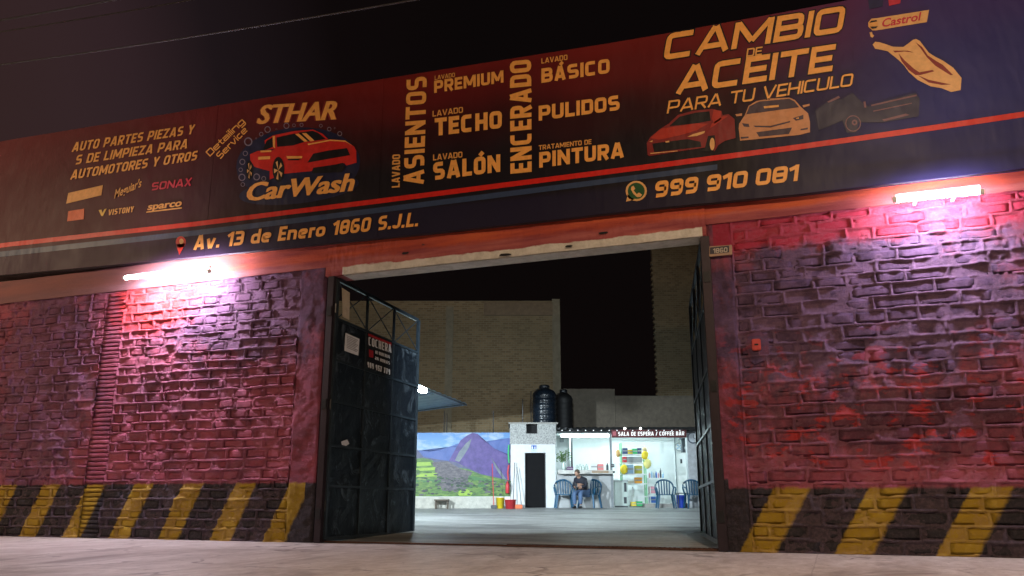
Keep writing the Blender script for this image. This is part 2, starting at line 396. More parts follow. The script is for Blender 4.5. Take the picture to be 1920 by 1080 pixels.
# plastered gate pillars: rough relief, proud of the block wall
def pillar(label, x0, x1, y0, seed, z1=WT):
    t = thing('gate_pillar', label, 'pillar', ((x0+x1)/2, 0, 0), group='plastered pillars beside the gate')
    nx, nz = int((x1-x0)/0.016)+1, int(z1/0.016)+1
    H = (fbm(nx, nz, 30, 4, seed)-0.5)*0.10 + (fbm(nx, nz, 6, 2, seed+1)-0.5)*0.02
    e = np.minimum(np.arange(nx), np.arange(nx)[::-1])*0.016; fall = np.clip(e/0.05, 0, 1); H = H*fall[None, :] - (1-fall[None, :])**2*0.03
    me = heightfield(x0, x1, 0, z1, H, y0); me.materials.append(M_PLAST); me.transform(Matrix.Translation((-(x0+x1)/2, 0, 0)))
    o = bpy.data.objects.new('plaster', me); link(o); o.parent = t
    bm = B(); box(bm, x0, x1, y0+0.035, 0.34, 0, z1-0.001); obj('pillar_core', bm, M_PLAST, t)
    return t
pillar('rough maroon plastered pillar at the left side of the gate', XL1, -8.80, -0.05, 70)
pillar('rough dark plastered pillar at the right side of the gate', -1.60, XR0, -0.05, 80)

# beam above
s = N('painted_beam'); X, Y, Z = s.sep()
wob = s.math('SUBTRACT', s.noise(2.0, 6, 0.65, s.scale(s.pos, (1, 1, 3))), 0.5)
streak = s.noise(1.2, 5, 0.6, s.scale(s.pos, (0.5, 1, 5)))
c = s.ramp(streak, [(0.3, (0.24, 0.035, 0.03)), (0.5, (0.42, 0.07, 0.035)), (0.7, (0.55, 0.11, 0.035))])
lowm = s.math('DIVIDE', s.math('SUBTRACT', 5.26, s.math('ADD', Z, s.math('MULTIPLY', wob, 0.22))), 0.08, clamp=True)
c = s.mix(s.math('MULTIPLY', lowm, 0.8), c, s.ramp(streak, [(0.4, (0.22, 0.045, 0.06)), (0.65, (0.38, 0.12, 0.12))]))
gx = s.math('MULTIPLY', s.math('GREATER_THAN', X, -8.42), s.math('LESS_THAN', X, -1.66))
bare = s.math('DIVIDE', s.math('SUBTRACT', 5.045, s.math('ADD', Z, s.math('MULTIPLY', wob, 0.16))), 0.02, clamp=True)
c = s.mix(s.math('MULTIPLY', bare, gx), c, s.ramp(s.noise(6, 5, 0.7), [(0.3, (0.44, 0.42, 0.37)), (0.6, (0.62, 0.60, 0.54))]))
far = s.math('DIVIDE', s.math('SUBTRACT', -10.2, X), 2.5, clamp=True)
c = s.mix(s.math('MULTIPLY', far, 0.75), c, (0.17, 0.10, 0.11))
hole = s.ramp(s.noise(2.7, 3, 0.5, s.scale(s.pos, (1, 1, 2.2))), [(0.74, 0.0), (0.77, 1.0)])
c = s.mix(hole, c, (0.05, 0.03, 0.03))
s.bump(s.math('ADD', streak, s.noise(14, 5, 0.7)), 0.5, 0.02)
M_BEAM = s.fin(c, 0.7, 0, 0.3)
bmh = thing('lintel_beam', 'long red painted concrete beam over walls and gate, bare along its lower edge', 'beam', (-6, 0, WT))
BY = -0.09
nx, nz = 700, 34
H = (fbm(nx, nz, 60, 4, 91)-0.5)*0.05 + (fbm(nx, nz, 8, 3, 92)-0.5)*0.02
me = heightfield(-8.8, -1.6, 4.89, 5.60, H, BY); me.materials.append(M_BEAM)
o = bpy.data.objects.new('beam_face', me); link(o); me.transform(Matrix.Translation((6, 0, -WT))); o.parent = bmh
bm = B(); box(bm, -8.8, -1.6, BY+0.04, 0.34, 4.885, 5.60); obj('beam_core', bm, M_BEAM, bmh)
for a, b, q in ((XL0, -8.8, 3), (-1.6, XR1, 4)):
    H = (fbm(int((b-a)/0.02), 26, 60, 4, q)-0.5)*0.04
    me = heightfield(a, b, WT, 5.60, H, BY+0.02); me.materials.append(M_BEAM)
    o = bpy.data.objects.new('beam_face', me); link(o); me.transform(Matrix.Translation((6, 0, -WT))); o.parent = bmh
    bm = B(); box(bm, a, b, BY+0.05, 0.34, WT, 5.60); obj('beam_core', bm, M_BEAM, bmh)
for px, py, rr in ((760, 475, .07), (947, 478, .10), (1131, 437, .07), (1068, 462, .06)):
    p = fac(px, py, BY-0.02); bm = B(); n = 9
    poly(bm, [(p.x + rr*random.uniform(.7, 1.2)*math.cos(t)*1.3, BY-0.035, p.z + rr*0.35*random.uniform(.6, 1.2)*math.sin(t)) for t in [-2*math.pi*k/n for k in range(n)]])
    obj('chipped_hole', bm, M_DARK, bmh)
# upper wall carrying the banner
bm = B(); box(bm, XL0, XR1, 0.0, 0.3, 5.601, 7.6); tag(obj('parapet_wall', bm, mat('dark_plaster', (0.12, 0.08, 0.08), 0.85)), 'dark plaster wall hidden behind the long banner', 'wall')

# ------------------------------------------------------------------ banner
BN = -0.24
ban = thing('banner', 'long red and black advertising banner for the car wash above the gate', 'banner', (-6, BN, 5.5))
topP = [(-60, 277), (0, 265), (154, 240), (480, 186), (800, 135), (1180, 75), (1540, 10), (1766, -35), (1920, -66), (2000, -84)]
botP = [(-60, 521), (0, 516), (154, 502), (372, 481), (600, 457), (812, 436), (1079, 407), (1217, 391), (1476, 366), (1661, 345), (1766, 333), (1920, 315), (2000, 305)]
redP = [(-60, 467), (0, 460), (154, 443), (372, 419), (700, 378), (1240, 309), (1500, 275), (1766, 237), (1920, 214), (2000, 201)]
def ip(P, x):
    for (a, b), (c_, d) in zip(P, P[1:]):
        if x <= c_: return b + (d-b)*(x-a)/(c_-a)
    return P[-1][1]
s = N('banner_print'); X, Y, Z = s.sep()
# printed gradient: red along the upper edge into black and night blue
top_h = s.math('MULTIPLY_ADD', s.math('ADD', X, 15.5), -0.032, 9.02)
t = s.math('SUBTRACT', top_h, Z)
w1 = s.math('MULTIPLY', s.math('SUBTRACT', s.noise(0.35, 3), 0.5), 1.3)
c = s.ramp(s.math('DIVIDE', s.math('ADD', t, w1), 3.4, clamp=True), [(0.0, (0.17, 0.014, 0.013)), (0.13, (0.12, 0.011, 0.012)), (0.40, (0.03, 0.006, 0.009)), (0.62, (0.009, 0.007, 0.012)), (1.0, (0.012, 0.009, 0.014))], True)
right = s.math('DIVIDE', s.math('SUBTRACT', X, -1.0), 3.0, clamp=True)
c = s.mix(s.math('MULTIPLY', right, 0.85), c, (0.028, 0.032, 0.16))  # bluish glow on the right end put into the print colour
left_haze = s.math('DIVIDE', s.math('SUBTRACT', -9.5, X), 4.5, clamp=True)
c = s.mix(s.math('MULTIPLY', left_haze, 0.65), c, (0.12, 0.026, 0.035))  # warm haze over the left end put into the print colour
lowb = s.math('DIVIDE', s.math('SUBTRACT', t, 2.72), 0.1, clamp=True)
c = s.mix(s.math('MULTIPLY', lowb, 0.6), c, (0.016, 0.014, 0.045))
s.bump(s.noise(0.9, 4, 0.55, s.scale(s.pos, (1.0, 1, 0.45))), 0.5, 0.12)
M_PRINT = s.fin(c, s.math('MULTIPLY_ADD', s.noise(2, 3), 0.2, 0.42), 0, 0.25)
def strip(name, Pa, Pb, Y, m, depth=0.0, x0=-60, x1=2000):
    bm = B(); xs = [x0 + (x1-x0)*k/24 for k in range(25)]
    a = [fac(x, ip(Pa, x), Y) for x in xs]; b = [fac(x, ip(Pb, x), Y) for x in xs]
    va = [bm.verts.new(p) for p in a]; vb = [bm.verts.new(p) for p in b]
    for k in range(24): bm.faces.new((va[k], vb[k], vb[k+1], va[k+1]))
    if depth:
        wa = [bm.verts.new(p+Vector((0, depth, 0))) for p in a]; wb = [bm.verts.new(p+Vector((0, depth, 0))) for p in b]
        for k in range(24):
            bm.faces.new((va[k], va[k+1], wa[k+1], wa[k])); bm.faces.new((vb[k+1], vb[k], wb[k], wb[k+1])); bm.faces.new((wa[k], wa[k+1], wb[k+1], wb[k]))
        bm.faces.new((va[0], wa[0], wb[0], vb[0])); bm.faces.new((va[-1], vb[-1], wb[-1], wa[-1]))
    return obj(name, bm, m, ban)
strip('print_panel', topP, botP, BN, M_PRINT, 0.12)
sh = lambda P, d0, k=0.0: [(x, y+d0+k*(x-154)/1600) for x, y in P]
strip('red_stripe', sh(redP, -4, -1), sh(redP, 4.5, 1), BN-0.005, flat('print_red', (0.62, 0.018, 0.012)))
strip('blue_stripe', sh(redP, 12, 1), sh(redP, 22, 1), BN-0.005, flat('print_blue', (0.035, 0.06, 0.13)), 0, -60, 1345)
for px in (395, 712, 1205, 1610):    # sewn seams between the printed lengths
    bm = B(); Ps = [fac(px, ip(topP, px), BN-.002), fac(px+2.5*0, ip(botP, px), BN-.002)]; xa = (Ps[0].x+Ps[1].x)/2
    slab(bm, [(xa-.02, BN-.002, Ps[0].z), (xa+.02, BN-.002, Ps[0].z), (xa+.02, BN-.002, Ps[1].z), (xa-.02, BN-.002, Ps[1].z)], (0, -.0025, 0)); obj('seam', recalc(bm), M_PRINT, ban)
# steel edge trim of the banner
bm = B(); tube(bm, [fac(x, ip(botP, x)+1, BN+0.05) for x in range(-60, 2001, 103)], 0.022, 6); obj('bottom_rail', bm, M_BLACKST, ban)

C_OR = flat('print_orange', (0.90, 0.42, 0.10)); C_OR2 = flat('print_amber', (0.78, 0.38, 0.10)); C_NAVY = flat('print_navy', (0.012, 0.014, 0.05))
C_BLK = flat('print_black', (0.006, 0.005, 0.008)); C_RED = flat('print_bright_red', (0.58, 0.02, 0.015)); C_CR = flat('print_cream', (0.75, 0.42, 0.16))
C_GRN = flat('print_green', (0.02, 0.09, 0.03)); C_WHT = flat('print_white', (0.85, 0.80, 0.70)); C_GREY = flat('print_grey', (0.16, 0.13, 0.16))
C_MAR = flat('print_maroon', (0.22, 0.02, 0.02)); C_PNK = flat('print_crimson', (0.55, 0.03, 0.06))
def text_mesh(body, bold):
    c_ = bpy.data.curves.new('t', 'FONT'); c_.body = body; c_.offset = bold; c_.resolution_u = 3; c_.fill_mode = 'FRONT'
    o = bpy.data.objects.new('t', c_); link(o); bpy.context.view_layer.update()
    me = o.to_mesh(); V = [v.co.copy() for v in me.vertices]; F = [tuple(p.vertices) for p in me.polygons]
    o.to_mesh_clear(); bpy.data.objects.remove(o); bpy.data.curves.remove(c_); return V, F
_cap = text_mesh('H', 0)[0]; CAPH = max(v.y for v in _cap)
def letters(body, p0, p1, up, m, parent, place, bold=0.02, name='lettering', lift=0.0):
    """text laid so its first glyph starts at p0 and its last ends at p1 (photo coordinates mapped onto the sign by place)"""
    shift = 0.0
    if bold >= .03: shift = bold*.75; bold = .016
    V, F = text_mesh(body, bold); x0 = min(v.x for v in V); x1 = max(v.x for v in V)
    out = []; FF = []
    shifts = [0.0] if shift == 0 else [-shift, 0.0, shift]
    xa, xb = x0-shift, x1+shift
    for q, sx_ in enumerate(shifts):
        nb_ = len(out)
        for v in V:
            a = (v.x+sx_-xa)/(xb-xa); b = v.y/CAPH
            out.append(place(p0[0]+(p1[0]-p0[0])*a+up[0]*b, p0[1]+(p1[1]-p0[1])*a+up[1]*b, lift+q*0.0008))
        FF += [tuple(i+nb_ for i in f) for f in F]
    return obj(name, (out, FF), m, parent)
def strokes(c, w, h, t):
    """centre lines of a squarish sign-writer's glyph: (points, closed, rounded)"""
    L, Rr, Bo, To, M = t/2, w-t/2, t/2, h-t/2, h*.5; cx = w/2; X = h*.70-t/2; XM = h*.37
    g = {'O': [([(L,Bo),(Rr,Bo),(Rr,To),(L,To)],1,1)], 'C': [([(Rr,To),(L,To),(L,Bo),(Rr,Bo)],0,1)], 'I': [([(cx,0),(cx,h)],0,0)],
     'A': [([(t*.5,0),(cx-t*.12,h)],0,0),([(w-t*.5,0),(cx+t*.12,h)],0,0),([(w*.22,h*.27),(w*.78,h*.27)],0,0)],
     'B': [([(L,0),(L,h)],0,0),([(L,To),(Rr-.04*w,To),(Rr-.04*w,M),(L,M)],0,1),([(L,M),(Rr,M),(Rr,Bo),(L,Bo)],0,1)],
     'D': [([(L,0),(L,h)],0,0),([(L,To),(Rr,To),(Rr,Bo),(L,Bo)],0,1)], 'E': [([(L,0),(L,h)],0,0),([(L,To),(w,To)],0,0),([(L,M),(w*.92,M)],0,0),([(L,Bo),(w,Bo)],0,0)],
     'F': [([(L,0),(L,h)],0,0),([(L,To),(w,To)],0,0),([(L,M),(w*.9,M)],0,0)], 'G': [([(Rr,To),(L,To),(L,Bo),(Rr,Bo),(Rr,M),(cx,M)],0,1)],
     'H': [([(L,0),(L,h)],0,0),([(Rr,0),(Rr,h)],0,0),([(L,M),(Rr,M)],0,0)], 'J': [([(Rr,h),(Rr,Bo),(L,Bo),(L,h*.25)],0,1)], 'L': [([(L,0),(L,h)],0,0),([(L,Bo),(w,Bo)],0,0)],
     'M': [([(L,0),(L,h)],0,0),([(Rr,0),(Rr,h)],0,0),([(L+t*.15,h-t*.2),(cx,h*.22)],0,0),([(Rr-t*.15,h-t*.2),(cx,h*.22)],0,0)],
     'N': [([(L,0),(L,h)],0,0),([(Rr,0),(Rr,h)],0,0),([(L,h-t*.3),(Rr,t*.3)],0,0)], 'P': [([(L,0),(L,h)],0,0),([(L,To),(Rr,To),(Rr,h*.42),(L,h*.42)],0,1)],
     'R': [([(L,0),(L,h)],0,0),([(L,To),(Rr,To),(Rr,h*.45),(L,h*.45)],0,1),([(w*.5,h*.45),(Rr+t*.05,0)],0,0)],
     'S': [([(L,Bo),(Rr,Bo),(Rr,M),(L,M),(L,To),(Rr,To)],0,1)], 'T': [([(0,To),(w,To)],0,0),([(cx,0),(cx,To)],0,0)], 'U': [([(L,h),(L,Bo),(Rr,Bo),(Rr,h)],0,1)],
     'V': [([(t*.45,h),(cx-t*.1,0)],0,0),([(w-t*.45,h),(cx+t*.1,0)],0,0)], 'X': [([(t*.5,0),(w-t*.5,h)],0,0),([(t*.5,h),(w-t*.5,0)],0,0)],
     'Y': [([(t*.5,h),(cx,h*.42)],0,0),([(w-t*.5,h),(cx,h*.42)],0,0),([(cx,0),(cx,h*.5)],0,0)], 'Z': [([(0,To),(w,To)],0,0),([(0,Bo),(w,Bo)],0,0),([(w-t*.7,To),(t*.7,Bo)],0,0)],
     '1': [([(Rr,0),(Rr,h)],0,0),([(Rr,To),(0,h*.72)],0,0)], '2': [([(L,To),(Rr,To),(Rr,M),(L,M),(L,Bo),(w,Bo)],0,1)], '3': [([(0,To),(Rr,To),(Rr,Bo),(0,Bo)],0,1),([(w*.2,M),(Rr,M)],0,0)],
     '4': [([(Rr-.1*w,0),(Rr-.1*w,h)],0,0),([(L,h),(L,h*.35),(w,h*.35)],0,0)], '5': [([(w,To),(L,To),(L,M),(Rr,M),(Rr,Bo),(0,Bo)],0,0)],
     '6': [([(Rr,To),(L,To),(L,Bo),(Rr,Bo),(Rr,M),(L,M)],0,1)], '7': [([(0,To),(Rr,To),(w*.3,0)],0,0)], '8': [([(L,Bo),(Rr,Bo),(Rr,To),(L,To)],1,1),([(L,M),(Rr,M)],0,0)],
     '9': [([(L,Bo),(Rr,Bo),(Rr,To),(L,To),(L,M),(Rr,M)],0,1)], '.': [([(cx,0),(cx,t)],0,0)], "'": [([(cx,h),(cx,h*.75)],0,0)], '/': [([(t*.4,0),(w-t*.4,h)],0,0)],
     'a': [([(L,X),(Rr,X),(Rr,0)],0,1),([(Rr,Bo),(L,Bo),(L,XM),(Rr,XM)],0,1)], 'c': [([(Rr,X),(L,X),(L,Bo),(Rr,Bo)],0,1)], 'd': [([(L,Bo),(Rr,Bo),(Rr,X),(L,X)],1,1),([(Rr,0),(Rr,h)],0,0)],
     'e': [([(Rr,Bo),(L,Bo),(L,X),(Rr,X),(Rr,XM),(L,XM)],0,1)], 'g': [([(L,Bo),(Rr,Bo),(Rr,X),(L,X)],1,1),([(Rr,X),(Rr,-h*.22),(L,-h*.22)],0,1)], 'i': [([(cx,0),(cx,h*.7)],0,0),([(cx,h*.82),(cx,h*.82+t)],0,0)],
     'l': [([(cx,0),(cx,h)],0,0)], 'n': [([(L,0),(L,X+t/2)],0,0),([(L,X),(Rr,X),(Rr,0)],0,1)], 'o': [([(L,Bo),(Rr,Bo),(Rr,X),(L,X)],1,1)], 'p': [([(L,Bo),(Rr,Bo),(Rr,X),(L,X)],1,1),([(L,-h*.25),(L,X+t/2)],0,0)],
     'r': [([(L,0),(L,X+t/2)],0,0),([(L,X),(w,X)],0,0)], 's': [([(L,Bo),(Rr,Bo),(Rr,XM),(L,XM),(L,X),(Rr,X)],0,1)], 't': [([(cx-t*.2,h*.95),(cx-t*.2,Bo),(w,Bo)],0,1),([(0,X),(w,X)],0,0)],
     'v': [([(t*.45,X+t/2),(cx-t*.1,0)],0,0),([(w-t*.45,X+t/2),(cx+t*.1,0)],0,0)], 'u': [([(L,X+t/2),(L,Bo),(Rr,Bo),(Rr,X+t/2)],0,1)]}
    g['0'] = g['O']; g['\u00d3'] = g['O']+[([(cx,h*1.06),(cx+t*.8,h*1.06+t*.8)],0,0)]; g['\u00c1'] = g['A']+[([(cx,h*1.06),(cx+t*.8,h*1.06+t*.8)],0,0)]
    return g[c]
GW = {'I': 0, 'l': 0, 'i': 0, '.': 0, "'": 0, 'M': 1.35, 'N': 1.08, '1': .62, 'E': .85, 'F': .82, 'L': .82, 'J': .85, 'T': .98, 'r': .62, 't': .62, 'A': 1.16, 'V': 1.12, 'Y': 1.08, 's': .85, 'c': .85, ' ': .5, '/': .7}
def sign_text(body, p0, p1, up, m, parent, place, tk=.2, lift=0.0, name='lettering', grow=0.0):
    h = math.hypot(*up); W = math.hypot(p1[0]-p0[0], p1[1]-p0[1]); dx, dy = (p1[0]-p0[0])/W, (p1[1]-p0[1])/W; t = tk*h; gap = t*.26+h*.045
    fixed = sum(t for ch in body if GW.get(ch, 1) == 0) + gap*(len(body)-1); k = (W-fixed)/sum(GW.get(ch, 1) for ch in body)
    V, F = [], []; x = 0.0; layer = 0
    parts_ = []
    for ch in body:
        if ch == ' ' and V: parts_.append((V, F)); V, F = [], []
        wch = t if GW.get(ch, 1) == 0 else GW.get(ch, 1)*k
        if ch != ' ':
            for pts, closed, rnd in strokes(ch, wch, h, t):
                P = [Vector((a, b)) for a, b in pts]
                if rnd:
                    r0 = min(h*.16, wch*.3); Q = []; n = len(P)
                    for i_, q in enumerate(P):
                        if not closed and i_ in (0, n-1): Q.append(q); continue
                        a, b = P[i_-1], P[(i_+1) % n]; ra = min(r0, (a-q).length*.49); rb_ = min(r0, (b-q).length*.49)
                        s0, s1 = q+(a-q).normalized()*ra, q+(b-q).normalized()*rb_
                        for f in (0, .33, .67, 1): Q.append(s0*(1-f)**2+q*2*f*(1-f)+s1*f*f)
                    P = Q
                n = len(P); A, Bq = [], []; tt = t/2+grow
                for i_ in range(n):
                    d1 = (P[i_]-P[i_-1]) if (closed or i_ > 0) else (P[1]-P[0]); d2 = (P[(i_+1) % n]-P[i_]) if (closed or i_ < n-1) else d1
                    d1 = d1.normalized() if d1.length > 1e-6 else d2.normalized(); d2 = d2.normalized() if d2.length > 1e-6 else d1
                    n1, n2 = Vector((-d1.y, d1.x)), Vector((-d2.y, d2.x)); nm_ = (n1+n2).normalized() if (n1+n2).length > .3 else n1; c_ = max(.5, nm_.dot(n1)); q = P[i_].copy()
                    if not closed and grow and i_ == 0: q -= d2*grow
                    if not closed and grow and i_ == n-1: q += d1*grow
                    A.append(q+nm_*tt/c_); Bq.append(q-nm_*tt/c_)
                b0 = len(V); layer += 1
                for q in A+Bq:
                    xx = x+q.x; V.append(place(p0[0]+dx*xx+up[0]*q.y/h, p0[1]+dy*xx+up[1]*q.y/h, lift+.0004*(layer % 6)))
                for i_ in range(n if closed else n-1): F.append((b0+i_, b0+n+i_, b0+n+(i_+1) % n, b0+(i_+1) % n))
        x += wch+gap
    parts_.append((V, F))
    for q in parts_: obj(name, q, m, parent)
PB = lambda x, y, l=0.0: fac(x, y, BN-0.013-l)
def T(body, p0, p1, up, m=C_OR, bold=0.02, lift=0.0):
    if body in ('STHAR', 'CarWash', "Meguiar's", 'Castrol', 'sparco'): return letters(body, p0, p1, up, m, ban, PB, bold, 'lettering', lift)
    words = body.split(' ') if body.startswith('999') else [body]
    if len(words) == 3:
        n_ = [0, .345, .69]; e_ = [.30, .645, 1]; L_ = lambda f: (p0[0]+(p1[0]-p0[0])*f, p0[1]+(p1[1]-p0[1])*f)
        for q in range(3): sign_text(words[q], L_(n_[q]+(.015 if q else 0)), L_(e_[q]), up, m, ban, PB, .235, lift)
        return
    tk = {.05: .235, .045: .225, .035: .2, .03: .205, .02: .19, .01: .17, .005: .15, 0.0: .18}.get(bold, .2)
    return sign_text(body, p0, p1, up, m, ban, PB, tk, lift)
def G(name, polys, m, org, sc, lift=0.0, lab=None):
    if isinstance(polys[0], dict): groups = [p['q'] for p in polys]
    else: groups = [[p] for p in polys]
    for gq in groups:
        bm = B()
        for P in gq: poly(bm, [fac(org[0]+x/sc, org[1]+y/sc, BN-0.010-lift) for x, y in P])
        bmesh.ops.remove_doubles(bm, verts=bm.verts, dist=.0002)
        bmesh.ops.triangulate(bm, faces=bm.faces); o = obj(name, bm, m, ban)
        if lab: o['label'] = lab; lab = None
def ell(cx, cy, rx, ry, n=20, rot=0): return [(cx+rx*math.cos(t)*math.cos(rot)-ry*math.sin(t)*math.sin(rot), cy+rx*math.cos(t)*math.sin(rot)+ry*math.sin(t)*math.cos(rot)) for t in [-2*math.pi*k/n for k in range(n)]]
def ring(cx, cy, r0, r1, n=16):
    a = ell(cx, cy, r0, r0*1.05, n); b = ell(cx, cy, r1, r1*1.05, n)
    return [[a[k], a[(k+1) % n], b[(k+1) % n], b[k]] for k in range(n)]
T('AUTO PARTES PIEZAS Y', (134, 285), (362, 251), (5, -18)); T('S DE LIMPIEZA PARA', (140, 309), (350, 278), (5, -18)); T('AUTOMOTORES Y OTROS', (131, 337), (368, 300), (5, -18))
T('SONAX', (283, 357.5), (358, 348), (3, -15), C_PNK, 0.035); T('sparco', (276, 394), (340, 386), (3, -13), C_OR2, 0.03)
G('underline', [[(274, 399), (341, 391), (341, 388.5), (275, 396.5)]], C_OR2, (0, 0), 1)
T('VISTONY', (202, 404), (250, 397.5), (2, -11), C_OR2, 0.03); G('brand_mark', [[(185, 394), (190, 393), (192, 399), (196, 392), (200, 391), (193, 405), (190, 405)]], flat('print_yellow', (0.8, .5, .08)), (0, 0), 1)
T('Meguiar\'s', (214, 372), (264, 350), (3, -16), C_OR2, 0.02)
G('brand_shape', [[(128, 362), (193, 347), (190, 366), (124, 382)]], C_OR2, (0, 0), 1); G('brand_shape', [[(128, 396), (158, 391), (157, 411), (126, 415)]], flat('print_orange_red', (.7, .12, .03)), (0, 0), 1)
T('Detailing', (394, 294), (460, 229), (-9, -9), C_OR, 0.01); T('Service', (413, 299), (465, 245), (-9, -9), C_OR, 0.01)
def TO(body, p0, p1, up, m, bold, ob, om=C_NAVY):   # letters with a dark outline behind
    if body in ('STHAR', 'CarWash'): T(body, (p0[0]-ob*.6, p0[1]), (p1[0]+ob*.6, p1[1]), up, om, 0.11, -0.004)
    else: sign_text(body, p0, p1, up, om, ban, PB, .2, -0.004, 'lettering_shadow', ob*.55)
    T(body, p0, p1, up, m, bold)
# car wash emblem
LO, LS = (430, 220), 6.354
G('emblem_ground', [ell(820, 560, 740, 440, 32, -0.06)], C_NAVY, LO, LS, -0.009)
G('emblem_ground', [ell(830, 860, 720, 165, 32, -0.12)], C_NAVY, LO, LS, -0.0085)
bub = [(225, 290, 50), (455, 145, 38), (380, 200, 25), (680, 100, 35), (770, 95, 20), (860, 90, 22), (1190, 140, 25), (1315, 195, 28), (155, 530, 35), (135, 625, 25), (150, 715, 42), (325, 710, 40), (410, 730, 28), (190, 430, 30), (160, 800, 25), (1090, 100, 20), (1255, 128, 9), (560, 140, 10), (320, 250, 10)]
G('soap_bubble', [dict(q=ring(a, b_, r_, r_*0.72)) for a, b_, r_ in bub], flat('print_bubble', (0.22, 0.18, 0.24)), LO, LS, -0.006)
G('car_body', [[(245, 440), (340, 400), (500, 395), (560, 370), (690, 350), (780, 330), (930, 315), (1030, 290), (1200, 262), (1380, 275), (1485, 345), (1512, 400), (1515, 540), (1390, 575), (1370, 545), (1000, 600), (985, 640), (650, 672), (590, 700), (480, 740), (480, 640), (370, 610), (300, 590), (250, 510)]], C_RED, LO, LS, -0.005)
G('car_roof', [[(420, 275), (520, 215), (780, 162), (1000, 145), (1110, 195), (1180, 262), (1000, 300), (560, 372), (430, 390)]], C_RED, LO, LS, -0.0045)
G('car_window', [[(445, 278), (515, 238), (525, 350), (440, 385), (400, 380)], [(560, 240), (780, 192), (905, 290), (760, 335), (570, 352)], [(820, 183), (990, 160), (1060, 185), (1150, 258), (1000, 282), (930, 290)]], C_BLK, LO, LS, -0.003)
G('racing_stripe', [[(785, 200), (830, 193), (935, 285), (895, 292)], [(865, 190), (915, 186), (1015, 278), (965, 287)], [(345, 470), (487, 463), (485, 497), (345, 505)], [(370, 396), (500, 390), (500, 412), (372, 418)], [(680, 462), (870, 462), (865, 488), (690, 492)], [(515, 225), (545, 220), (545, 370), (520, 350)], [(930, 315), (1200, 265), (1380, 276), (1470, 340), (1380, 290), (1200, 280), (940, 332)]], C_OR, LO, LS, -0.001)
G('car_grille', [[(1000, 432), (1180, 395), (1400, 366), (1440, 450), (1150, 500), (930, 540)], [(1000, 600), (1180, 580), (1350, 542), (1385, 600), (1340, 655), (985, 665)], [(690, 497), (860, 493), (820, 512), (700, 512)]], C_BLK, LO, LS, -0.001)
G('car_wheel', [ell(585, 620, 72, 150)], C_BLK, LO, LS, -0.002); G('car_wheel', [ell(240, 630, 42, 118)], C_BLK, LO, LS, -0.006)
sp_ = []
for cx_, cy_, rx_, ry_ in ((583, 630, 52, 115), (240, 635, 30, 95)):
    for k in range(5):
        a = k*2*math.pi/5+.3; b_ = a+.5; sp_.append([(cx_, cy_), (cx_+rx_*math.cos(b_), cy_+ry_*math.sin(b_)), (cx_+rx_*math.cos(a), cy_+ry_*math.sin(a))])
G('car_rim', sp_, C_CR, LO, LS, 0.001)
TO('STHAR', (480, 232), (631, 223), (11, -34), C_OR, 0.035, 3, C_MAR); TO('CarWash', (458, 377), (661, 357), (10, -33), C_OR, 0.035, 4)
# services
for a in (('LAVADO', (749.5, 351), (750.5, 289), (-15, 1), .02), ('ASIENTOS', (794.5, 345), (800.5, 143), (-38, 3), .035), ('LAVADO', (815, 150), (853, 144), (0, -8), .01),
          ('PREMIUM', (814, 174.5), (944, 154.6), (0, -23), .045), ('LAVADO', (811, 219), (868, 211), (0, -11), .02), ('TECHO', (815, 255), (941, 240), (0, -33), .05),
          ('LAVADO', (812, 301), (867, 295), (0, -11), .02), ('SALÓN', (812, 338), (938, 322), (0, -33), .05), ('ENCERADO', (997, 322), (996, 111), (-40, 4), .035),
          ('LAVADO', (1015, 119.5), (1064, 112), (0, -10), .02), ('BÁSICO', (1015, 155.6), (1143, 136.7), (0, -27), .05), ('PULIDOS', (1010, 226.5), (1162, 206), (0, -28), .05),
          ('TRATAMIENTO DE', (1010, 281.5), (1109, 270), (0, -9), .02), ('PINTURA', (1011, 314.6), (1170, 295), (0, -29), .05)):
    T(a[0], a[1], a[2], a[3], C_OR2 if a[4] < .03 else C_OR, a[4])
TO('CAMBIO', (1243, 113), (1578, 60), (9, -50), C_OR, .03, 4, C_BLK); TO('ACEITE', (1266, 177), (1560, 133), (8, -51), C_OR, .03, 4, C_BLK); TO('DE', (1399, 107), (1428, 103), (2, -16), C_OR2, .0, 2, C_BLK)
TO('PARA TU VEHICULO', (1250, 213), (1597, 161), (4, -24), C_OR, .005, 3, C_BLK)
T('Av. 13 de Enero 1860 S.J.L.', (362, 469), (783, 424), (5, -27), C_OR, .03); T('999 910 081', (1226, 371), (1495, 339), (4, -31), C_OR, .045)
# location pin and phone emblem
G('location_pin', [ell(339, 454, 9.5, 11), [(330, 458), (348, 456), (336, 478)]], C_RED, (0, 0), 1); G('location_pin', [ell(340, 452.5, 4, 5)], C_CR, (0, 0), 1, 0.002)
G('chat_emblem', [ell(1193, 358, 20, 19), [(1177, 364), (1190, 374), (1174, 378)]], C_CR, (0, 0), 1); G('chat_emblem', [ell(1193, 358, 16, 15.3)], C_GRN, (0, 0), 1, 0.002)
G('chat_emblem', [[(1184, 350), (1188, 348), (1191, 354), (1188, 357), (1194, 364), (1198, 361), (1204, 365), (1201, 369), (1195, 370), (1187, 363), (1183, 355)]], C_CR, (0, 0), 1, 0.004)
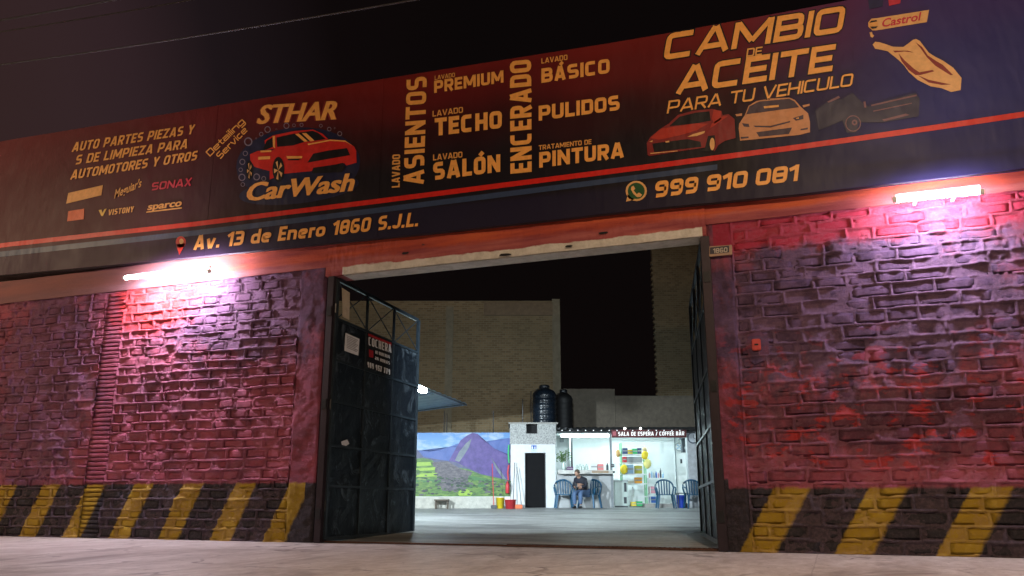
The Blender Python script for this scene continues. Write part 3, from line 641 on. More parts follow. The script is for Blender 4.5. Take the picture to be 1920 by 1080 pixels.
# oil brand box, splash, clipped badges
G('brand_box', [[(1648, 33.4), (1742, 18.5), (1737.8, 41.3), (1643, 57), (1636, 57), (1628, 50), (1628, 42), (1634, 35)]], C_CR, (0, 0), 1)
G('brand_roundel', [ell(1637.5, 46, 9, 9)], C_OR2, (0, 0), 1, .001); G('brand_roundel', [[(1630, 43), (1645, 40), (1643, 37.5), (1633, 39)], [(1631, 50), (1646, 49), (1643, 53), (1635, 54)]], C_BLK, (0, 0), 1, .002)
T('Castrol', (1652.5, 51), (1724.6, 37.8), (3, -15), C_PNK, .02, .003)
CO, CS = (1590, 0), 5.684
G('oil_splash', [[(262, 475), (290, 445), (335, 450), (400, 470), (480, 498), (590, 500), (640, 465), (690, 425), (725, 415), (765, 435), (860, 560), (930, 605), (1010, 645), (1120, 720), (1210, 830), (1200, 960), (1100, 980), (1000, 940), (880, 920), (740, 850), (650, 770), (600, 700), (540, 640), (440, 560), (420, 545), (350, 530), (290, 520)]], C_CR, CO, CS)
G('oil_shade', [[(540, 570), (600, 640), (700, 730), (760, 770), (900, 745), (920, 760), (770, 800), (720, 800), (640, 740), (570, 650)], [(480, 540), (640, 540), (700, 560), (600, 548), (500, 560)], [(720, 450), (790, 500), (850, 590), (940, 650), (1010, 690), (1120, 800), (1090, 800), (930, 700), (840, 610), (770, 510)], [(740, 800), (860, 850), (1000, 880), (1100, 900), (1000, 905), (860, 880)]], C_MAR, CO, CS, .002)
G('oil_drop', [[(230, 345), (255, 340), (262, 365), (280, 380), (262, 402), (240, 390)]], C_CR, CO, CS)
G('badge', [[(1627, -6), (1658, -11), (1655, 12), (1630, 17)]], flat('print_deep_blue', (.02, .02, .08)), (0, 0), 1); G('badge', [[(1664, -12), (1690, -16), (1688, 6), (1667, 11)]], C_PNK, (0, 0), 1)
# three printed cars
SO, SS = (1200, 170), 5.647
G('printed_car', [[(80, 680), (72, 555), (110, 490), (220, 400), (300, 352), (400, 258), (560, 212), (760, 193), (860, 213), (875, 258), (940, 250), (1000, 300), (1012, 500), (900, 530), (830, 575), (790, 640), (740, 640), (700, 600), (400, 645), (100, 692)]], C_MAR, SO, SS, 0, 'printed red sedan')
G('printed_hood', [[(110, 500), (220, 402), (600, 345), (720, 350), (600, 420), (430, 470), (200, 520)], [(780, 200), (858, 218), (860, 300), (790, 350), (760, 300)], [(740, 400), (930, 270), (880, 270), (760, 350)]], flat('print_brick_red', (.42, .035, .02)), SO, SS, .002)
G('printed_glass', [[(310, 375), (420, 275), (590, 232), (735, 218), (750, 318), (600, 345)], [(130, 560), (500, 512), (640, 540), (650, 595), (400, 622), (150, 650)], [(650, 640), (690, 600), (720, 480), (790, 470), (800, 560), (780, 640), (740, 645)]], C_BLK, SO, SS, .003)
G('printed_light', [[(500, 490), (560, 460), (690, 425), (680, 450), (600, 480)], [(95, 540), (135, 525), (130, 545)], [(270, 535), (310, 528), (310, 545), (272, 550)], ell(765, 565, 26, 66), [(110, 670), (400, 640), (400, 634), (110, 660)]], C_CR, SO, SS, .004)
G('printed_car', [[(1060, 530), (1045, 400), (1050, 350), (1108, 262), (1150, 160), (1230, 110), (1380, 83), (1580, 73), (1640, 98), (1700, 168), (1780, 240), (1800, 330), (1800, 440), (1690, 468)], [(1010, 250), (1080, 240), (1080, 265), (1020, 272)], [(1720, 155), (1795, 138), (1795, 160), (1730, 178)]], flat('print_pale_orange', (.55, .25, .11)), SO, SS, 0, 'printed pale sedan')
G('printed_glass', [[(1125, 250), (1160, 165), (1260, 115), (1580, 85), (1632, 112), (1685, 175)], [(1230, 440), (1610, 390), (1578, 458), (1262, 488)], [(1080, 345), (1150, 350), (1160, 385), (1100, 380)], [(1620, 290), (1730, 255), (1730, 300), (1650, 318)], [(1200, 370), (1380, 372), (1590, 320), (1590, 335), (1380, 390), (1220, 385)], [(1065, 490), (1150, 485), (1150, 502), (1070, 510)], [(1700, 405), (1780, 390), (1775, 410), (1700, 420)]], flat('print_smoke', (.05, .03, .05)), SO, SS, .003)
G('printed_light', [[(1310, 165), (1470, 150), (1470, 172), (1315, 188)], [(1650, 290), (1680, 282), (1682, 296), (1655, 300)]], C_OR2, SO, SS, .004)
PO, PS = (1180, 0), 2.7
G('printed_car', [[(940, 560), (1010, 510), (1080, 500), (1130, 470), (1180, 520), (1210, 540), (1300, 510), (1450, 470), (1470, 500), (1465, 590), (1280, 620), (1160, 620), (1150, 670), (1100, 672), (1080, 610), (960, 660)]], flat('print_ink_blue', (.010, .010, .045)), PO, PS, 0, 'printed dark pickup truck')
G('printed_light', [[(1000, 515), (1060, 485), (1068, 495), (1010, 520)], [(1225, 530), (1455, 478), (1455, 486), (1225, 538)], [(1235, 560), (1430, 520), (1430, 525), (1235, 566)], [(1280, 605), (1400, 575), (1420, 582), (1290, 614)], [(1185, 515), (1196, 512), (1200, 545), (1190, 545)]], flat('print_dull', (.16, .07, .09)), PO, PS, .002)
G('printed_wheel', [dict(q=ring(1133, 625, 40, 35)), dict(q=ring(1140, 620, 14, 6))], flat('print_dull', (.16, .07, .09)), PO, PS, .002)

# ------------------------------------------------------------------ tube lights on the beam
def tube_light(px0, py0, px1, py1, label, power):
    a = fac(px0, py0, -0.60); b = fac(px1, py1, -0.60); mid = (a+b)/2
    t = thing('tube_light', label, 'light', (mid.x, BY, mid.z), group='tube lights on the beam')
    bm = B(); n = int((b-a).length/0.2)
    tube(bm, [a + (b-a)*k/4 for k in range(5)], 0.034, 8); obj('lamp_tube', bm, emis('cool_tube_%d' % power, (0.90, 0.79, 1.0), power), t, True)
    bm = B(); d = (b-a).normalized()
    for q in (a-d*0.03, b+d*0.03): tube(bm, [q-d*0.03, q+d*0.03], 0.042, 10)
    obj('end_cap', bm, M_WHITE, t)
    bm = B(); box(bm, a.x-.03, b.x+.03, -0.60, -0.54, mid.z+0.045, mid.z+0.10, 0.01); box(bm, a.x+.25, a.x+.29, -0.55, BY, mid.z+.05, mid.z+.09); box(bm, b.x-.29, b.x-.25, -0.55, BY, mid.z+.05, mid.z+.09); 
    for q in (a+d*.1, b-d*.1): tube(bm, [q+Vector((0, 0, .03)), (q.x, -.58, q.z+.06)], 0.012, 6)
    obj('housing', bm, M_WHITE, t)
    return t
tube_light(236, 521, 389, 509, 'lit white tube light on the beam above the left wall', P_TUBE*1.4)
tube_light(1682, 374, 1836, 360, 'lit white tube light on the beam above the right wall', P_TUBE)

# ------------------------------------------------------------------ gate
s = N('gate_blue_black_steel')
n1 = s.noise(2.2, 6, 0.7, s.scale(s.pos, (1, 1, 0.7)), 1.5); n2 = s.noise(14, 4, 0.6)
sc_ = s.ramp(n1, [(0.55, 0.0), (0.68, 1.0)])
c = s.mix(sc_, s.ramp(n2, [(0.3, (0.010, 0.016, 0.026)), (0.7, (0.022, 0.032, 0.046))]), (0.15, 0.19, 0.23))
s.bump(s.math('ADD', s.math('MULTIPLY', n1, 1.5), s.math('MULTIPLY', n2, 0.2)), 0.35, 0.03)
M_GATE = s.fin(c, s.math('MULTIPLY_ADD', n1, 0.35, 0.18), 0.2, 0.6)
M_GFR = mat('gate_frame_steel', (0.035, 0.05, 0.065), 0.35, 0.4, var=0.4)
def col_end(px, py, hinge, rad):
    """point on the vertical through photo column (px,py) at distance rad from the hinge"""
    best = None
    for k in range(1, 900):
        t_ = 10 + k*0.02; p = CAM + ray(px, py)/np.linalg.norm(ray(px, py)[:2])*t_
        e_ = abs(math.hypot(p[0]-hinge[0], p[1]-hinge[1])-rad)
        if p[1] > 0.5 and (best is None or e_ < best[0]): best = (e_, p)
    return Vector((best[1][0], best[1][1], 0))
def zat(p, py, px):
    r_ = ray(px, py); t_ = math.hypot(p.x-CAM[0], p.y-CAM[1])/math.hypot(r_[0], r_[1]); return CAM[2]+r_[2]*t_
def dent(bm_, seed, amp=0.02):
    r_ = random.Random(seed)
    for v_ in bm_.verts: v_.co.y += r_.uniform(-amp, amp)
def gate_leaf(label, hinge, end, zt0, zt1, zb, rowsf, flip, seed, openrows=1):
    W = (end-hinge).length; ang = math.atan2(end.y-hinge.y, end.x-hinge.x)
    t = thing('gate_leaf', label, 'gate', (hinge.x, hinge.y, 0), ang, 'two open leaves of the steel gate')
    H0 = lambda f, u: zb + (zt0+(zt1-zt0)*u - zb)*f     # f 0 bottom..1 top
    r_ = random.Random(seed)
    cols_ = [0.0, 0.335, 0.665, 1.0]
    def bar(a, b, wd=0.05, th=0.05, name='frame_bar'):
        bm_ = B(); a = Vector(a); b = Vector(b); d = (b-a).normalized(); n_ = Vector((0, 1, 0)); sd = d.cross(n_).normalized()*wd/2
        slab(bm_, [a-sd-n_*th/2, a+sd-n_*th/2, b+sd-n_*th/2, b-sd-n_*th/2], n_*th); recalc(bm_); return obj(name, bm_, M_GFR, t, local=True)
    for k in range(4):
        u = cols_[k]; wd = 0.07 if k in (0, 3) else 0.04; x = u*W; bar((x, 0, H0(0, u)), (x, 0, H0(1, u)), wd, 0.06 if k in (0, 3) else 0.045)
    for f in rowsf: bar((0.035, 0, H0(f, 0)), (W-0.035, 0, H0(f, 1)), 0.07 if f in (0, 1) else 0.045, 0.052)
    for i in range(len(rowsf)-1):
        for k in range(3):
            u0, u1 = cols_[k], cols_[k+1]; x0_, x1_ = u0*W+.02, u1*W-.02
            if i >= len(rowsf)-1-openrows:
                a0, a1 = H0(rowsf[i], (u0+u1)/2)+.02, H0(rowsf[i+1], (u0+u1)/2)-.02
                for P, Q in (((x0_, 0, a0), (x1_, 0, a1)), ((x0_, 0, a1), (x1_, 0, a0))):
                    bm_ = B(); tube(bm_, [P, Q], 0.012, 6); obj('cross_brace', bm_, M_GFR, t, local=True)
                continue
            # dented sheet panel, slightly pillowed
            bm_ = B(); n_ = 5; V = []
            bow = r_.uniform(-.010, .012)
            for b_ in range(n_+1):
                rr_ = []
                for a_ in range(n_+1):
                    uu = a_/n_; vv_ = b_/n_; xx = x0_+(x1_-x0_)*uu; uw = xx/W
                    lo, hi = H0(rowsf[i], uw)+.015, H0(rowsf[i+1], uw)-.015
                    d_ = 0 if True and a_ in (0, n_) or b_ in (0, n_) else bow*math.sin(math.pi*uu)*math.sin(math.pi*vv_)+r_.uniform(-.007, .007)
                    rr_.append(bm_.verts.new((xx, d_, lo+(hi-lo)*vv_)))
                V.append(rr_)
            for a_, b_ in zip(V, V[1:]):
                for q in range(n_): bm_.faces.new((a_[q], a_[q+1], b_[q+1], b_[q]))
            bmesh.ops.solidify(bm_, geom=bm_.faces[:], thickness=0.006)
            obj('panel', bm_, M_GATE, t, False, local=True)
    for f in (0.12, 0.5, 0.88):
        bm_ = B(); tube(bm_, [(-.03, 0, H0(f, 0)-.09), (-.03, 0, H0(f, 0)+.09)], 0.03, 10); obj('hinge', bm_, M_BLACKST, t, local=True)
    return t, W, ang
hL = Vector((-8.585, 0.02, 0)); eL = col_end(779, 800, hL, 3.35)
hR = Vector((-1.70, 0.06, 0)); eR = col_end(1306, 800, hR, 3.35)
ztL, zbL = zat(eL, 601, 783), max(0.06, zat(eL, 1003, 773))
rowsL = [0.0, 0.193, 0.345, 0.515, 0.675, 0.84, 1.0]
gl, WL, aL = gate_leaf('open left gate leaf of dented blue-black steel panels with notices on it', hL, eL, 4.84, ztL, zbL, rowsL, 1, 3)
ztR = zat(eR, 575, 1292)
gr_, WR, aR = gate_leaf('open right gate leaf seen almost edge on beside the dark pillar', hR, eR, 4.84, ztR, 0.13, [0.0, 0.19, 0.37, 0.56, 0.78, 1.0], -1, 9)
# latch on left leaf, steel posts at both jambs
for hx, lab in ((-8.66, 'dark steel post carrying the left gate leaf'), (-1.63, 'dark steel post carrying the right gate leaf')):
    t = thing('gate_post', lab, 'post', (hx, -0.0, 0), group='steel posts of the gate')
    bm = B(); box(bm, hx-.07, hx+.07, -.10, .04, 0.0, 4.88, .008); obj('post_shaft', bm, mat('post_steel', (0.03, 0.022, 0.03), .45, .4), t)
    for z in (0.5, 2.45, 4.2):
        bm = B(); box(bm, hx-.05, hx+.05, -.115, -.10, z-.09, z+.09, .003); obj('hinge_plate', bm, M_BLACKST, t)
# things on the left leaf : map photo pixels onto the leaf plane
nL = Vector((math.sin(aL), -math.cos(aL), 0))      # normal of the leaf
if nL.dot(Vector(CAM)-hL) < 0: nL = -nL
def leafpt(x, y, off=0.03):
    r_ = Vector(ray(x, y)); o_ = hL + nL*off; t_ = (o_-Vector(CAM)).dot(nL)/r_.dot(nL); return Vector(CAM)+r_*t_
def leafquad(P, off, th=0.004):
    bm_ = B(); slab(bm_, [leafpt(x, y, off) for x, y in P], -nL*th); return recalc(bm_)
M_PAPER = flat('white_paper', (.62, .64, .68), .7)
t = thing('paper_notice', 'white paper notice taped to the left gate leaf', 'notice', leafpt(660, 665))
obj('sheet', leafquad([(648, 624), (674, 635.5), (672, 667), (646, 657.5)], .035), M_PAPER, t)
for k in range(8):
    y = 629+k*3.1; obj('text_line', leafquad([(650.5, y), (671-(k % 3)*2, y+9*.98-(k % 3)*.9), (671-(k % 3)*2, y+10.0-(k % 3)*.9), (650.5, y+1.0)], .0375, .001), flat('grey_ink', (.16, .17, .2)), t)
t = thing('garage_sign', 'dark sign reading COCHERA with phone digits on the left gate leaf', 'sign', leafpt(712, 665))
obj('sign_plate', leafquad([(689, 624), (735, 644), (733, 706), (687, 688)], .034), flat('sign_dark', (.012, .014, .02)), t)
obj('red_band', leafquad([(691, 625), (734, 643), (734, 648), (691, 630)], .0375, .001), flat('sign_red', (.35, .02, .03)), t)
PLf = lambda x, y, l=0.0: leafpt(x, y, .040+l)
C_SW = flat('sign_white', (.66, .68, .72))
sign_text('COCHERA', (691, 647), (734, 662), (0, -15.5), C_SW, t, PLf, .14)
sign_text('DE VEHICULOS', (704, 663), (731, 672.5), (0, -6), C_SW, t, PLf, .2); sign_text('24 HORAS', (703, 674), (731, 684), (0, -6), C_SW, t, PLf, .22)
sign_text('989 957 779', (689, 688.5), (731.5, 703), (0, -10.5), C_SW, t, PLf, .22)
obj('emblem', leafquad([(692, 655), (700, 658), (700, 671), (692, 669)], .0375, .001), flat('sign_red', (.35, .02, .03)), t)
obj('lit_patch_board', leafquad([(642, 540), (656, 549), (655, 600), (643, 594)], .05, .01), mat('lit_patch_pale', (.42, .36, .28), .8)); tag(bpy.data.objects['lit_patch_board'], 'added pale board standing for a lit surface seen through the left gate leaf', 'board')  # added board stands for a lit surface beyond the opening
t = obj('torn_sticker', leafquad([(640, 828), (651, 824), (655, 832), (649, 836), (641, 834)], .04, .002), M_PAPER); tag(t, 'small torn white sticker on a lower panel of the left gate leaf', 'sticker')

# house number plate and call box
t = thing('number_plate', 'small old enamel house number plate above the dark right pillar', 'plate', fac(1350, 468, -0.11))
PP = lambda x, y, l=0.0: fac(x, y, -0.125-l)
bm = B(); slab(bm, [fac(x, y, -.125) for x, y in ((1330, 462), (1372, 459), (1373, 477), (1330, 481))], (0, .03, 0)); obj('plate', recalc(bm), mat('old_enamel', (.32, .20, .13), .5), t)
bm = B(); slab(bm, [fac(x, y, -.129) for x, y in ((1331, 464), (1367, 460.5), (1367, 473), (1331, 476.5))], (0, .003, 0)); obj('plate_face', recalc(bm), flat('dark_enamel', (.02, .02, .03)), t)
sign_text('1860', (1337, 475), (1364, 472.5), (0, -9), flat('faded_cream', (.4, .36, .3)), t, lambda x, y, l=0: fac(x, y, -.132-l), .2)
t = thing('call_box', 'red call button box in a ragged plaster patch on the right wall', 'call box', fac(1420, 645, -0.03))
bm = B(); p = fac(1419, 650, -.02); n = 14
slab(bm, [(p.x+.19*random.uniform(.75, 1.1)*math.cos(a), -.035, p.z+.27*random.uniform(.8, 1.1)*math.sin(a)) for a in [2*math.pi*k/n for k in range(n)]], (0, .04, 0)); obj('plaster_patch', recalc(bm), M_PLAST, t)
bm = B(); q = fac(1418, 646, -.08); box(bm, q.x-.065, q.x+.065, -.08, -.03, q.z-.09, q.z+.09, .012); obj('box_body', bm, mat('call_box_red', (.42, .035, .03), .4), t)
bm = B(); box(bm, q.x-.03, q.x+.03, -.084, -.079, q.z-.012, q.z+.012); obj('slot', bm, M_DARK, t)

# ------------------------------------------------------------------ yard side walls and rear buildings
s = N('old_bare_brick'); 
bt_ = s.n.new('ShaderNodeTexBrick'); bt_.inputs['Scale'].default_value = 1.0; bt_.inputs['Brick Width'].default_value = 0.23; bt_.inputs['Row Height'].default_value = 0.092
bt_.inputs['Mortar Size'].default_value = 0.012; bt_.inputs['Color1'].default_value = (.21, .15, .085, 1); bt_.inputs['Color2'].default_value = (.13, .09, .05, 1); bt_.inputs['Mortar'].default_value = (.19, .165, .11, 1)
X, Y, Z = s.sep(); cb = s.n.new('ShaderNodeCombineXYZ'); s.L(s.math('ADD', s.math('MULTIPLY', X, math.cos(YAW)), s.math('MULTIPLY', Y, math.sin(YAW))), cb.inputs[0]); s.L(Z, cb.inputs[1]); s.L(cb.outputs[0], bt_.inputs['Vector'])
n1 = s.noise(.6, 5); c = s.mix(s.ramp(n1, [(.35, 0.), (.75, .55)]), bt_.outputs['Color'], s.mix(s.noise(5, 4), (.09, .07, .04), (.18, .15, .09)))
s.bump(s.math('ADD', s.math('SUBTRACT', 1.0, bt_.outputs['Fac']), s.noise(18, 3)), .6, .012)
M_OLD = s.fin(c, .85, 0, .2)

RZ = YAW
def rear(name, label, cat, px, py, d, group=None): return thing(name, label, cat, at(px, py, d), RZ, group)
def RP(u, v, z):   # rear frame: u lateral right of camera axis, v distance ahead, z height
    p = np.array([CAM[0], CAM[1], 0]) + vR*u + FH*v; return Vector((p[0], p[1], z))
def ur(px, py, d): 
    p = at(px, py, d); q = np.array(p)-CAM; return float(np.dot(q, vR))
def zr_(px, py, d): return at(px, py, d)[2]
def rbox(bm, u0, u1, v0, v1, z0, z1):
    bm2 = B(); box(bm2, u0, u1, v0, v1, z0, z1)
    for v_ in bm2.verts: v_.co = RP(*v_.co)
    me = bpy.data.meshes.new('tmp'); bm2.to_mesh(me); bm2.free(); bm.from_mesh(me); bpy.data.meshes.remove(me); return bm
def rb(name, parent, m, u0, u1, v0, v1, z0, z1): return obj(name, rbox(B(), u0, u1, v0, v1, z0, z1), m, parent)

def PX(px, d, ref=880): return ur(px, ref, d)
ZB = ZREAR
# tall left building
t = thing('brick_building', 'tall bare brick building behind the mural, lit from below', 'building', at(900, 940, 34), RZ)
zt = zr_(1050, 562, 34)
rb('wall', t, M_OLD, PX(300, 34), PX(1054, 34)-.32, 34, 44, ZB-.6, zt-.05)
rb('corner_column', t, mat('old_column', (.15, .13, .09), .9), PX(1054, 34)-.32, PX(1054, 34), 33.95, 34.3, ZB-.6, zt+.02)
rb('corner_column', t, mat('old_column', (.15, .13, .09), .9), PX(840, 34)-.2, PX(840, 34)+.1, 33.96, 34.2, ZB-.6, zt-.3)
zb_ = zr_(980, 592, 34); rb('roof_band', t, mat('darker_brick', (.13, .095, .06), .9), PX(905, 34), PX(1040, 34), 33.93, 34.0, zb_, zt-.12)
# right building
t = thing('brick_building', 'tall bare brick building behind the coffee bar, at the right gate leaf', 'building', at(1270, 940, 35), RZ)
u0 = PX(1240, 35); rb('wall', t, M_OLD, u0, u0+9, 35, 35.3, ZB-.6, 14)
k = 0; z = 5.0
while z < 11:
    rb('toothed_brick', t, M_OLD, u0-.06, u0+.02, 35.0+.01*(k % 2), 35.25, z, z+.11); z += .24; k += 1
# low walls
t = thing('boundary_wall', 'dim low brick wall behind the coffee bar roof', 'wall', at(1140, 940, 33.5), RZ)
rb('wall', t, mat('dim_brick', (.13, .11, .085), .9), PX(1054, 34.2)+.01, PX(1157, 34.2), 34.2, 34.5, ZB, zr_(1100, 729, 34.2))
rb('wall', t, mat('dim_brick', (.13, .11, .085), .9), PX(1157, 34.2)+.01, PX(1310, 34.2)+3, 34.21, 34.5, ZB, zr_(1200, 742, 34.2))
# side walls closing the yard
bm = B(); box(bm, -19.4, -19.1, .35, 16, -.1, 4.2); tag(obj('yard_side_wall', bm, M_OLD), 'brick yard wall far left, hidden behind the left gate leaf', 'wall')
bm = B(); box(bm, 2.0, 2.3, .35, 24, -.1, 4.2); tag(obj('yard_side_wall', bm, M_OLD), 'brick yard wall on the right, hidden behind the facade', 'wall')

# mural
D = 31.0
t = thing('mural', 'mountain landscape mural of purple peaks and green terraces on the rear wall', 'mural', at(860, 940, D), RZ)
zm0, zm1 = zr_(860, 930, D), zr_(860, 812, D)
um0, um1 = PX(560, D), PX(957, D)
rb('wall', t, M_WHITE, um0, um1, D, D+.25, ZB-.2, zm1)
s = N('mural_sky'); X, Y, Z = s.sep(); c = s.ramp(s.math('DIVIDE', s.math('SUBTRACT', Z, 1.9), 1.4, clamp=True), [(0, (.25, .42, .58)), (1, (.04, .17, .46))])
c = s.mix(s.ramp(s.noise(.9, 5, .6, s.scale(s.pos, (1, 1, 2.5))), [(.5, 0.), (.68, .9)]), c, (.45, .52, .60)); M_MSKY = s.fin(c, .5)
def mland(name, a, b, c3, sc=3.0, st=(1, 1, 1)):
    s = N(name); k_ = s.noise(sc, 6, .7, s.scale(s.pos, st)); return s.fin(s.ramp(k_, [(.3, a), (.5, b), (.7, c3)]), .5)
def mp(px, py, l): 
    p = at(px, py, D-.004*l-.004); return p
def mur(name, pts, m, l):
    bm_ = B(); poly(bm_, [mp(x, y, l) for x, y in pts]); bmesh.ops.triangulate(bm_, faces=bm_.faces); return obj(name, bm_, m, t)
ZQ = (760 + 690*0, 0)
C7 = lambda x, y: (760+x/3.1767, 690+y/3.1767)
mur('painted_sky', [(590, 812), (957, 811), (957, 930), (590, 930)], M_MSKY, 0)
mur('painted_far_ridge', [(590, 860)] + [C7(*q) for q in ((40, 500), (90, 490), (140, 500), (200, 490), (260, 470), (310, 450), (400, 470), (490, 440), (560, 425), (625, 415), (625, 660), (40, 660))] + [(590, 900)], mland('mural_ridge', (.03, .06, .22), (.05, .10, .33), (.08, .12, .34)), 1)
mur('painted_peak', [C7(*q) for q in ((255, 560), (300, 480), (330, 430), (370, 400), (400, 386), (430, 392), (455, 425), (490, 450), (530, 480), (600, 515), (626, 520), (626, 680), (520, 670), (400, 640), (300, 600))], mland('mural_peak', (.035, .022, .13), (.07, .042, .21), (.11, .07, .25), 4), 2)
mur('painted_slope', [C7(*q) for q in ((295, 550), (320, 500), (360, 450), (395, 420), (380, 470), (350, 520), (320, 560))], mland('mural_slope', (.09, .11, .16), (.13, .16, .20), (.19, .22, .23), 5), 3)
mur('painted_slope', [C7(*q) for q in ((510, 530), (525, 560), (570, 620), (600, 660), (580, 660), (540, 600))], mland('mural_slope', (.09, .11, .16), (.13, .16, .20), (.19, .22, .23), 5), 3)
mur('painted_peak', [C7(*q) for q in ((40, 500), (70, 485), (110, 530), (200, 545), (300, 560), (380, 600), (450, 630), (300, 680), (40, 600))], mland('mural_hill', (.04, .04, .12), (.07, .08, .16), (.12, .11, .18), 5), 3)
mur('painted_terraces', [(590, 860)] + [C7(*q) for q in ((40, 545), (100, 535), (150, 545), (210, 580), (300, 590), (380, 605), (440, 630), (520, 650), (600, 665), (626, 670), (626, 765), (40, 765))] + [(590, 930)], mland('mural_green', (.025, .07, .02), (.07, .17, .03), (.19, .30, .05), 4, (1, 1, 3.5)), 4)
mur('painted_ruins', [C7(*q) for q in ((160, 560), (250, 555), (330, 600), (400, 620), (380, 660), (350, 700), (300, 740), (220, 730), (190, 660))], mland('mural_stone', (.04, .035, .05), (.09, .08, .10), (.17, .16, .16), 7, (1, 1, 2)), 5)
for q, bright in (([(50, 600), (180, 590), (175, 608), (50, 616)], 1), ([(50, 630), (190, 625), (190, 645), (50, 650)], 1), ([(60, 655), (215, 668), (210, 682), (60, 680)], 0), ([(380, 640), (560, 675), (555, 690), (370, 665)], 0), ([(380, 690), (600, 700), (600, 712), (380, 708)], 0), ([(70, 560), (150, 560), (155, 580), (70, 585)], 1), ([(310, 745), (330, 725), (370, 722), (400, 745), (390, 760), (320, 760)], 1)):
    mur('painted_terrace', [C7(*p_) for p_ in q], flat('mural_lime', (.26, .42, .05)) if bright else flat('mural_leaf', (.05, .16, .05)), 6)
rr = random.Random(21); MG = [flat('mural_shade_%s' % n_, c_) for n_, c_ in (('a', (.03, .08, .025)), ('b', (.06, .14, .03)), ('c', (.11, .20, .045)), ('d', (.035, .04, .055)), ('e', (.17, .25, .07)), ('f', (.10, .10, .11)), ('g', (.018, .05, .03)))]
for k in range(260):
    x, y = rr.uniform(45, 620), rr.uniform(610, 760)
    if y < 600+.14*x: y += 60
    y = min(y, 757); w_ = rr.uniform(4, 17); h_ = w_*rr.uniform(.25, .6); n = 7
    m_ = MG[rr.choice((3, 5, 0, 6))] if (180 < x < 380 and y < 730) else rr.choice(MG)
    mur('painted_shrub', [C7(x+w_*rr.uniform(.7, 1.2)*math.cos(a), y+h_*rr.uniform(.7, 1.2)*math.sin(a)) for a in [-2*math.pi*q/n for q in range(n)]], m_, 7+(k % 9)*.6)
# kerb under the mural, bench
k = thing('planter_kerb', 'low whitewashed kerb along the foot of the mural', 'kerb', at(860, 945, D-.2), RZ)
rb('kerb_block', k, mat('dirty_white', (.42, .42, .38), .8, var=.3), um0, PX(935, D), D-.5, D-.02, ZB-.1, zr_(860, 932, D-.5))
b_ = thing('wooden_bench', 'small dark wooden bench in front of the mural kerb', 'bench', at(830, 941, D-.8), RZ)
M_WOOD = mat('dark_wood', (.07, .055, .04), .7)
ua, ub = PX(816, D-.8), PX(843, D-.8); zb0 = fz(*at(830, 941, D-.8)[:2]); zb1 = zb0+.32
rb('seat', b_, M_WOOD, ua, ub, D-1.0, D-.6, zb1-.05, zb1)
for q in (ua+.03, ub-.07):
    rb('leg', b_, M_WOOD, q, q+.05, D-.97, D-.92, zb0-.02, zb1-.05); rb('leg', b_, M_WOOD, q, q+.05, D-.68, D-.63, zb0-.02, zb1-.05)

# canopy with lamp on the left of the yard
M_CAN = mat('canopy_sheet', (.22, .28, .30), .5, .3)
can = thing('canopy_roof', 'sloping metal canopy over the left side of the yard', 'canopy', (-14, 8, 0))
fc_ = at(875, 757, 29.5); zc_ = fc_.z; ncr = at(779, 726, 24.2)
dirv = (Vector((fc_.x, fc_.y, 0))-Vector((ncr.x, ncr.y, 0))).normalized(); near = Vector((ncr.x, ncr.y, 0))-dirv*((ncr.y-2.6)/dirv.y)
lft = Vector((-5.2, -1.2, 0)); drop = -.62
cn = [Vector((near.x, near.y, zc_)), Vector((fc_.x, fc_.y, zc_)), Vector((fc_.x, fc_.y, zc_+drop))+lft, Vector((near.x, near.y, zc_+drop))+lft]
bm = B(); nn_ = 40
for k in range(nn_):
    f0, f1 = k/nn_, (k+1)/nn_; zz = .03*(k % 2); z2 = .03*((k+1) % 2)
    a = cn[0].lerp(cn[1], f0)+Vector((0, 0, zz)); b = cn[0].lerp(cn[1], f1)+Vector((0, 0, z2)); c_ = cn[3].lerp(cn[2], f1)+Vector((0, 0, z2)); d = cn[3].lerp(cn[2], f0)+Vector((0, 0, zz))
    poly(bm, [a, b, c_, d])
bmesh.ops.remove_doubles(bm, verts=bm.verts, dist=.0005); bmesh.ops.solidify(bm, geom=bm.faces[:], thickness=.01)
obj('roof_sheet', bm, M_CAN, can)
for f in (0.02, .35, .68, .98):
    bm = B(); a = cn[0].lerp(cn[1], f); b = cn[3].lerp(cn[2], f); tube(bm, [a+Vector((0, 0, -.06)), b+Vector((0, 0, -.06))], .035, 6); obj('rafter', bm, M_GFR, can)
bm = B(); tube(bm, [cn[0]+Vector((0, 0, -.05)), cn[1]+Vector((0, 0, -.05))], .03, 6); obj('eave_pipe', bm, M_GFR, can)
for f in (.02, .98):
    p = cn[3].lerp(cn[2], f); bm = B(); tube(bm, [(p.x, p.y, -.1), (p.x, p.y, p.z-.06)], .05, 8); obj('post', bm, M_GFR, can)
    p = cn[0].lerp(cn[1], f*.35); bm = B(); tube(bm, [(p.x, p.y, -.1), (p.x, p.y, p.z-.06)], .05, 8); obj('post', bm, M_GFR, can)
lp = at(790, 730, 24.6)
t = thing('canopy_lamp', 'bright white oval lamp under the edge of the canopy', 'lamp', lp)
bm = B(); bmesh.ops.create_uvsphere(bm, u_segments=14, v_segments=8, radius=1, matrix=Matrix.Translation(lp) @ Matrix.Rotation(YAW, 4, 'Z') @ Matrix.Rotation(.35, 4, 'Y') @ Matrix.Diagonal((.20, .12, .095, 1)))
obj('lamp_globe', bm, emis('lamp_white', (.80, .93, 1.0), P_CANOPY), t, True)
bm = B(); tube(bm, [lp+Vector((0, 0, .06)), (lp.x-.05, lp.y+.02, zc_-.05)], .015, 6); obj('lamp_arm', bm, M_GFR, t)

